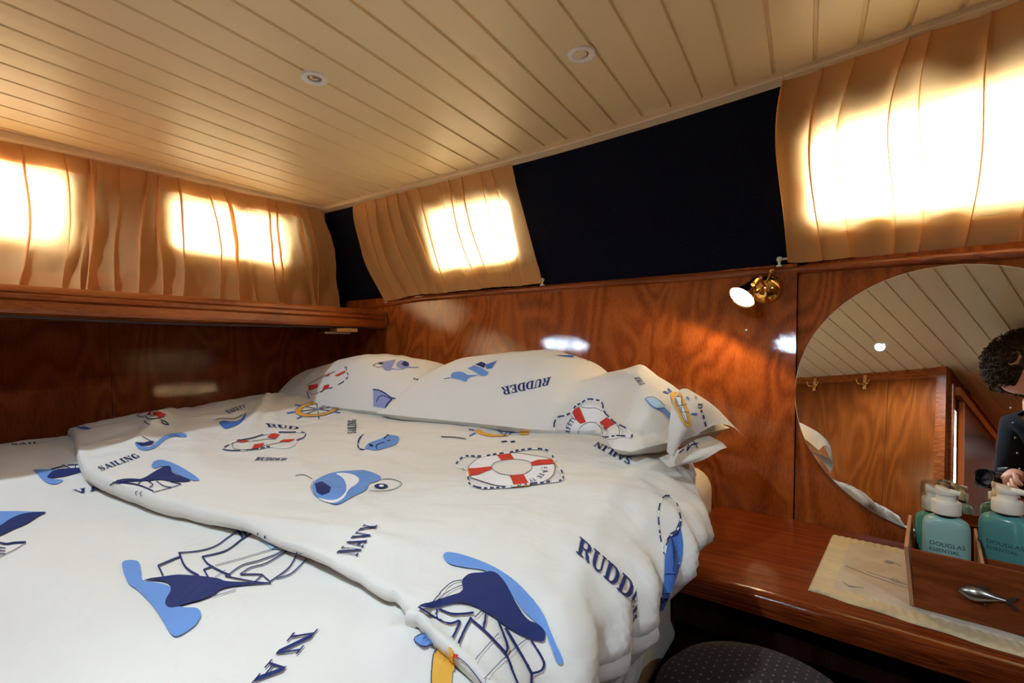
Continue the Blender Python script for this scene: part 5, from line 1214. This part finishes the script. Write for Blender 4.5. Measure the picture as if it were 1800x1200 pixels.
def bottle(x, y, z, label, mat, kind, rot=0.0, h=.098, w=.028, d=.019):
    r = empty('pump_bottle', (x, y, z), label, 'bottle', 'toiletry bottles in the caddy', rot=(0, 0, rot))
    def loft(prof, seg=40, ex=2.6):
        bm = bmesh.new(); rings = []
        for (s, zz) in prof:
            ring = []
            for i in range(seg):
                a = 2 * math.pi * i / seg; ca, sa = math.cos(a), math.sin(a)
                ww, dd = s if isinstance(s, tuple) else (s, s)
                ring.append(bm.verts.new((ww * math.copysign(abs(ca) ** (2 / ex), ca), dd * math.copysign(abs(sa) ** (2 / ex), sa), zz)))
            rings.append(ring)
        for A, B in zip(rings, rings[1:]):
            for i in range(seg): bm.faces.new((A[i], A[(i + 1) % seg], B[(i + 1) % seg], B[i]))
        bm.faces.new(rings[0][::-1]); bm.faces.new(rings[-1]); return bm
    bm = loft([((w * .9, d * .88), 0), ((w * .98, d * .96), .003), ((w, d), .010), ((w, d), h * .80), ((w * .985, d * .98), h * .88), ((w * .90, d * .9), h * .94), ((w * .70, d * .80), h * .975), ((w * .45, d * .62), h)])
    bmo('body', bm, mat, r, True, 50)
    bm = bmesh.new(); lathe(bm, [(.0135, h - .001), (.0135, h + .003)], 32, Matrix.Translation((0, 0, 0))); bmo('neck', bm, M['blackpl'], r, True, 40)
    cr = .0178
    bm = bmesh.new(); lathe(bm, [(cr - .0015, h + .003), (cr, h + .0045), (cr, h + .021), (cr - .001, h + .0225), (.0125, h + .023), (.0115, h + .025), (.0115, h + .034)], 36)
    cp = bmo('pump_collar', bm, M['cap'], r, True, 40)
    bm = bmesh.new()
    lathe(bm, [(.0122, h + .032), (.0128, h + .034), (.0126, h + .038), (.0118, h + .040)], 32)
    for v in bm.verts:
        if v.co.z > h + .036: v.co.z += .0045 * (-v.co.x / .0125)
    if kind == 'nozzle':
        tube(bm, [(.004, 0, h + .037), (.022, 0, h + .0365), (.040, 0, h + .033), (.047, 0, h + .029)], [.0052, .0042, .0034, .0028], 10)
    elif kind == 'short':
        tube(bm, [(.004, 0, h + .037), (.016, 0, h + .0355)], [.0045, .0035], 10)
    bmo('pump_head', bm, M['cap'], r, True, 40)
    if kind == 'capped':
        bm = bmesh.new(); lathe(bm, [(.0195, h + .004), (.0198, h + .040), (.0188, h + .046), (.0160, h + .049), (.0001, h + .050)], 36, caps=False)
        lathe(bm, [(.0001, h + .0488), (.0154, h + .0478), (.0176, h + .045), (.0186, h + .040), (.0183, h + .004)], 36, caps=False)
        bmo('clear_cap', bm, M['clearcap'], r, True, 40)
    return r
def bottle_text(parent, s, zc, height, d, w, y_sign=-1, x0=-.020):
    """small lettering on the bottle front"""
    cu = bpy.data.curves.new('lettering', 'FONT'); cu.body = s; cu.size = height; cu.extrude = 0; cu.space_character = 1.05
    to = bpy.data.objects.new('t', cu); col.objects.link(to); bpy.context.view_layer.update()
    me = bpy.data.meshes.new_from_object(to.evaluated_get(bpy.context.evaluated_depsgraph_get())); bpy.data.objects.remove(to)
    bm = bmesh.new(); bm.from_mesh(me)
    for v in bm.verts:
        x = v.co.x + x0; q = min(.999, abs(x) / w) ** 2.6
        v.co = Vector((x, -(d * (1 - q) ** (1 / 2.6) + .0003), zc + v.co.y))
    return bmo('lettering', bm, M['ink'], parent)
yaw = math.atan2(dx.y, dx.x)
def inC(a, b_): p = cpt(a, b_, ZC2 + .0045); return p.x, p.y, p.z
b1 = bottle(*inC(.036, .050), 'pale aqua bottle with white pump, foremost at the left end of the caddy', M['aqua'], 'short', yaw + .02, w=.028, d=.018, h=.127)
b2_ = bottle(*inC(.024, .118), 'green bottle with clear cap over its pump, behind the pale aqua bottle', M['green'], 'capped', yaw + .1, h=.112, w=.026, d=.017)
b3 = bottle(*inC(.106, .105), 'teal bottle with long pump nozzle in the middle of the caddy', bottle_mat('teal_bottle', (0.09, 0.27, 0.26), 0.0, .2), 'nozzle', yaw - .25, w=.032, d=.020, h=.130)
for b_, hh, dd, ww in ((b1, .127, .018, .028), (b3, .130, .020, .032)):
    bottle_text(b_, 'DOUGLAS', hh * .66, .0085, dd, ww, x0=-.0195); bottle_text(b_, 'ESSENTIAL', hh * .66 - .0085, .0070, dd, ww, x0=-.0195)

# ------------------------------------------------------------------ round stool
SX, SY = -.094, .706
stool = empty('stool', (SX, SY, FLOOR), 'round stool with dark dotted cushion tucked before the vanity', 'stool')
bm = bmesh.new()
lathe(bm, [(.0001, -.438), (.03, -.4385), (.06, -.442), (.09, -.449), (.115, -.460), (.132, -.478), (.137, -.50), (.132, -.523), (.118, -.535), (.0001, -.537)], 64, Matrix.Translation((SX, SY, 0)))
rel(bmo('cushion', bm, M['dotted'], smooth=True, sharp=60), stool)
bm = bmesh.new(); lathe(bm, [(.112, -.539), (.115, -.56), (.115, FLOOR + .04), (.13, FLOOR + .01), (.13, FLOOR + .001), (.0001, FLOOR + .001)], 48, Matrix.Translation((SX, SY, 0)))
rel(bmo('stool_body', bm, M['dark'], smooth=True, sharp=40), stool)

# ------------------------------------------------------------------ photographer and camera (seen in the mirror)
cr = empty('photo_camera', (0, 0, 0), 'black camera with petal lens hood on a tripod, seen in the mirror', 'camera')
def cl(a, b_, c): return FW * a + RT * b_ + UP * c
Mc = Matrix((RT, UP, -FW)).transposed().to_4x4()      # local z points backwards from the lens front
Mc.translation = -FW * .006
bm = bmesh.new(); lathe(bm, [(.030, .018), (.034, .004), (.036, .004), (.036, .020), (.034, .030), (.034, .060), (.036, .064), (.036, .085)], 40, Mc, caps=False)
for s in range(4):
    a0 = s * math.pi / 2 + math.pi / 4; 
    pts = [(a0 + (t - .5) * .9) for t in [q / 6 for q in range(7)]]
    lo = [bm.verts.new(Mc @ Vector((.036 * math.cos(a), .036 * math.sin(a), .004))) for a in pts]; hi = [bm.verts.new(Mc @ Vector((.037 * math.cos(a), .037 * math.sin(a), .004 - .005 * math.sin((i / 6) * math.pi)))) for i, a in enumerate(pts)]
    for i in range(6): bm.faces.new((lo[i], lo[i + 1], hi[i + 1], hi[i]))
rel(bmo('lens_barrel', bm, M['blackpl'], smooth=True, sharp=40), cr)
bm = bmesh.new(); lathe(bm, [(.0001, .010), (.015, .012), (.026, .017), (.031, .022)], 32, Mc, caps=False); rel(bmo('lens_glass', bm, M['glassblk'], smooth=True), cr)
bm = bmesh.new(); box(bm, (-.070, -.048, .085), (.070, .042, .125), .010, 3, Mc); box(bm, (.045, -.046, .070), (.072, .035, .092), .008, 3, Mc); box(bm, (-.024, .038, .075), (.024, .062, .115), .008, 3, Mc)
rel(bmo('camera_body', bm, M['blackpl'], smooth=True, sharp=50), cr)
tri = empty('tripod', tuple(-FW * .11 + Vector((0, 0, FLOOR))), 'black tripod under the camera at the bedside', 'tripod')
tc_ = -FW * .11
bm = bmesh.new(); tube(bm, [tc_ + Vector((0, 0, -.12)), tc_ + Vector((0, 0, -.055))], [.022, .024], 16); box(bm, tuple(tc_ + Vector((-.03, -.03, -.060))), tuple(tc_ + Vector((.03, .03, -.050))), .003); rel(bmo('head', bm, M['blackpl'], smooth=True, sharp=40), tri)
bm = bmesh.new(); tube(bm, [tc_ + Vector((0, 0, -.56)), tc_ + Vector((0, 0, -.12))], .012, 12); rel(bmo('centre_column', bm, M['blackpl'], smooth=True, sharp=40), tri)
for a in (10, 130, 250):
    d_ = Vector((math.cos(math.radians(a)), math.sin(math.radians(a)), 0))
    foot = tc_ + d_ * .13; foot.z = FLOOR + .006
    bm = bmesh.new(); tube(bm, [tc_ + d_ * .02 + Vector((0, 0, -.42)), (tc_ + d_ * .02 + Vector((0, 0, -.42))).lerp(foot, .5), foot], [.013, .011, .008], 10); rel(bmo('leg', bm, M['blackpl'], smooth=True, sharp=40), tri)

def skin_mesh(chain, edges, radii, sub=2, name='s'):
    me = bpy.data.meshes.new(name); me.from_pydata([tuple(c) for c in chain], edges, []); o = bpy.data.objects.new(name, me); col.objects.link(o)
    sk = o.modifiers.new('skin', 'SKIN'); sk.use_smooth_shade = True
    for i, r_ in enumerate(radii):
        d = me.skin_vertices[0].data[i]; d.radius = r_ if isinstance(r_, tuple) else (r_, r_); d.use_root = (i == 0)
    sb = o.modifiers.new('sub', 'SUBSURF'); sb.levels = sub; sb.render_levels = sub
    bpy.context.view_layer.update()
    m2 = bpy.data.meshes.new_from_object(o.evaluated_get(bpy.context.evaluated_depsgraph_get())); bpy.data.objects.remove(o); return m2
HX = Vector((.122, .020, .435))               # centre of the head
fdir = Vector((.93, .06, -.36)).normalized()  # where the face looks: down to the right
person = None
pel = Vector((.26, -.20, -.28))
body = [pel, pel + Vector((-.01, .0, .16)), pel + Vector((-.02, .02, .36)), pel + Vector((-.04, .05, .50)), Vector((.165, -.07, .29)), Vector((.135, -.025, .35)),
        Vector((.085, -.085, .215)), Vector((.068, -.135, -.02)), Vector((.088, -.035, .045)),
        Vector((.385, -.155, .20)), Vector((.43, -.18, -.07)), Vector((.30, .02, -.02)),
        pel + Vector((-.09, .02, -.06)), Vector((.17, -.17, -.68)), Vector((.165, -.22, -1.07)), Vector((.165, -.10, -1.12)),
        pel + Vector((.09, -.01, -.06)), Vector((.36, -.21, -.68)), Vector((.36, -.27, -1.07)), Vector((.37, -.15, -1.12))]
bedg = [(0, 1), (1, 2), (2, 3), (3, 4), (4, 5), (3, 6), (6, 7), (7, 8), (3, 9), (9, 10), (10, 11), (0, 12), (12, 13), (13, 14), (14, 15), (0, 16), (16, 17), (17, 18), (18, 19)]
brad = [(.15, .11), (.145, .11), (.16, .115), (.13, .09), .058, .052, .056, .044, .030, .056, .044, .030, .088, .062, .045, .04, .088, .062, .045, .04]
me = skin_mesh(body, bedg, brad, 2, 'person'); person = link('person', me, M['skin'], None, True)
tag(person, 'person with short curly brown hair in black jacket, bending over the camera, seen in mirror', 'person')
# head: one shaped surface with brow, nose, mouth and chin
up_ = (UP - fdir * UP.dot(fdir)).normalized(); sd = fdir.cross(up_)
Mh = Matrix((sd, fdir, up_)).transposed().to_4x4(); Mh.translation = HX
def headr(a, b_):   # a azimuth from the face direction, b elevation
    x, y, z = math.sin(a) * math.cos(b_), math.cos(a) * math.cos(b_), math.sin(b_)
    p = Vector((x * .074, y * .092, z * .112))
    if z < 0: p.x *= 1 - .38 * (-z) ** 1.5; p.y *= 1 - .12 * (-z) + (.16 if y > 0 else -.15) * (-z)
    if y > 0:
        p.y += .026 * math.exp(-(x / .16) ** 2 - ((z + .12) / .17) ** 2) + .010 * math.exp(-(x / .14) ** 2 - ((z + .26) / .08) ** 2)
        p.y += .006 * math.exp(-((abs(x) - .30) / .25) ** 2 - ((z - .22) / .10) ** 2) - .009 * math.exp(-((abs(x) - .36) / .14) ** 2 - ((z - .03) / .10) ** 2)
        p.y += .007 * math.exp(-(x / .30) ** 2 - ((z + .46) / .05) ** 2) + .007 * math.exp(-(x / .28) ** 2 - ((z + .57) / .05) ** 2) + .012 * math.exp(-(x / .3) ** 2 - ((z + .82) / .14) ** 2)
    return p
V = []; na, nb = 64, 44
for i in range(nb + 1):
    b_ = -math.pi / 2 + math.pi * i / nb
    for j in range(na): V.append(Mh @ headr(2 * math.pi * j / na, b_))
hd = pyd('head', V, grid_faces(nb + 1, na, wrap=True), M['skin'], None, True); rel(hd, person)
V, F = [], []
for i in range(nb + 1):
    b_ = -math.pi / 2 + math.pi * i / nb
    for j in range(na):
        a = 2 * math.pi * j / na; p = headr(a, b_); y = math.cos(a) * math.cos(b_); z = math.sin(b_)
        keep = z > .40 - .08 * math.cos(3 * a) or y < .34 - max(0, -z - .05) * .30
        s = 1.16 + .10 * fbm(math.sin(a) * 4, math.cos(a) * 4, b_ * 4) + .05 * fbm(math.sin(a) * 11, math.cos(a) * 11, b_ * 11) if keep and z > -.80 else .93
        V.append(Mh @ (p * s))
rel(pyd('hair', V, grid_faces(nb + 1, na, wrap=True), M['hair'], None, True), person)
# curls: short tufts over the crown
bm = bmesh.new()
for q in range(1500):
    a = rng.uniform(0, 2 * math.pi); b_ = rng.uniform(-.85, 1.5); y = math.cos(a) * math.cos(b_); z = math.sin(b_)
    if not (z > .42 or y < .30 - max(0, -z) * .3): continue
    p = headr(a, b_) * 1.15; n_ = p.normalized(); t_ = n_.cross(Vector((rng.uniform(-1, 1), rng.uniform(-1, 1), rng.uniform(-1, 1)))).normalized()
    l = rng.uniform(.012, .026); tube(bm, [Mh @ p, Mh @ (p + n_ * l * .6 + t_ * l * .3), Mh @ (p + n_ * l * .9 + t_ * l), Mh @ (p + n_ * l * .5 + t_ * l * 1.5)], [.0024, .0022, .0017, .0008], 4)
rel(bmo('hair_curls', bm, M['hair'], smooth=True), person)
for s in (-1, 1):
    bm = bmesh.new(); Me = Mh @ Matrix.Translation((s * .028, .077, .012)); lathe(bm, [(.0001, -.011), (.007, -.008), (.0105, 0), (.007, .008), (.0001, .011)], 14, Me)
    rel(bmo('eye', bm, M['white'], smooth=True), person)
    V = []; 
    for i in range(9):
        for j in range(12):
            u = i / 8; a = 2 * math.pi * j / 12; V.append(Mh @ Vector((s * (.073 + .016 * math.sin(u * 2.6)), -.006 - .018 * math.cos(a) * (1 - .3 * u) - .008 * u, -.004 + .032 * math.sin(a) * (1 - .35 * u))))
    rel(pyd('ear', V, grid_faces(9, 12, wrap=True) + [tuple(range(96, 108))], M['skin'], None, True), person)
# clothes: jacket, shirt front, trousers, shoes
jk = body[:4] + [Vector((.17, -.075, .255))] + [body[6], body[7], body[8].lerp(body[7], .22), body[9], body[10], body[11].lerp(body[10], .22)]
jm = skin_mesh(jk, [(0, 1), (1, 2), (2, 3), (3, 4), (3, 5), (5, 6), (6, 7), (3, 8), (8, 9), (9, 10)], [(.165, .128), (.162, .128), (.176, .134), (.148, .108), .078, .071, .057, .045, .071, .057, .045], 2, 'jacket')
rel(link('jacket', jm, M['jacket'], None, True), person)
bm = bmesh.new()
shp = [(.045, .30), (.062, .25), (.080, .15), (.088, .05), (.095, -.05), (.102, -.15)]
fr_ = Vector((-.02, 1, 0)).normalized()
for (w_, z_), (w2, z2) in zip(shp, shp[1:]):
    def sp(x, z): 
        c = Vector((lerp(.19, .235, sstep(.3, -.2, z)), lerp(.035, -.055, sstep(.2, -.2, z)), z)); return c + Vector((x, -x * x * 3.2 + (.006 if z < .3 else -.02), 0))
    nseg = 8
    A = [sp(lerp(-w_, w_, t / nseg), z_) for t in range(nseg + 1)]; B = [sp(lerp(-w2, w2, t / nseg), z2) for t in range(nseg + 1)]
    va = [bm.verts.new(p) for p in A]; vb_ = [bm.verts.new(p) for p in B]
    for t in range(nseg): bm.faces.new((va[t], va[t + 1], vb_[t + 1], vb_[t]))
bmesh.ops.remove_doubles(bm, verts=bm.verts, dist=1e-5)
rel(bmo('shirt_front', bm, M['shirt'], smooth=True), person)
for q in range(6):
    bm = bmesh.new(); zz = .26 - q * .055; lathe(bm, [(.0001, .002), (.003, .0015), (.0038, 0)], 12, frame((.088 + q * .004, .048 - q * .006, zz), (-.3, 1, 0))); rel(bmo('button', bm, M['steel'], smooth=True), person)
tm = skin_mesh([pel, body[12], body[13], body[14], body[16], body[17], body[18]], [(0, 1), (1, 2), (2, 3), (0, 4), (4, 5), (5, 6)], [(.165, .125), .105, .077, .062, .105, .077, .062], 2, 'trousers')
rel(link('trousers', tm, M['jeans'], None, True), person)
for f0, f1 in ((14, 15), (18, 19)):
    a = body[f0].copy(); b_ = body[f1].copy(); a.z = -1.10; b_.z = -1.118
    sm = skin_mesh([a, a.lerp(b_, .5), b_], [(0, 1), (1, 2)], [(.052, .046), (.050, .036), (.046, .028)], 2, 'shoe'); rel(link('shoe', sm, M['blackpl'], None, True), person)
# hands holding the camera body
def hand(wrist, d, palm_n, side, curl):
    d = Vector(d).normalized(); pn = Vector(palm_n); pn = (pn - d * pn.dot(d)).normalized(); sx_ = d.cross(pn) * side
    ch = [wrist, wrist + d * .035]; ed = [(0, 1)]; ra = [(.026, .019), (.034, .015)]
    ch.append(wrist + d * .072); ed.append((1, 2)); ra.append((.036, .012))
    for q in range(4):
        base_ = wrist + d * (.074 - abs(q - 1.2) * .004) + sx_ * ((1.5 - q) * .0195); ln = (.070, .078, .073, .058)[q]
        i0 = len(ch); ch.append(base_); ed.append((2, i0)); ra.append(.0095)
        dd = d.copy(); p_ = base_
        for s_ in range(3):
            dd = (dd + pn * curl * (.5 + .35 * s_)).normalized(); p_ = p_ + dd * ln * (.45, .32, .23)[s_]; ch.append(p_); ed.append((len(ch) - 2, len(ch) - 1)); ra.append((.0088, .0078, .0066)[s_])
    p_ = wrist + d * .028 + sx_ * .026; i0 = len(ch); ch.append(p_); ed.append((1, i0)); ra.append(.0125); dd = (sx_ * .8 + d * .7 + pn * .3).normalized()
    for s_ in range(2): p_ = p_ + dd * (.034, .028)[s_]; dd = (dd + d * .5 + pn * .2).normalized(); ch.append(p_); ed.append((len(ch) - 2, len(ch) - 1)); ra.append((.0105, .0085)[s_])
    hm = skin_mesh(ch, ed, ra, 2, 'hand'); rel(link('hand', hm, M['skin'], None, True), person)
hand(body[8], (-.05, .35, -.35), (.4, .3, -.6), 1, .55)
hand(body[11], (-.95, .05, .05), (-.1, -.3, -.95), -1, .5)
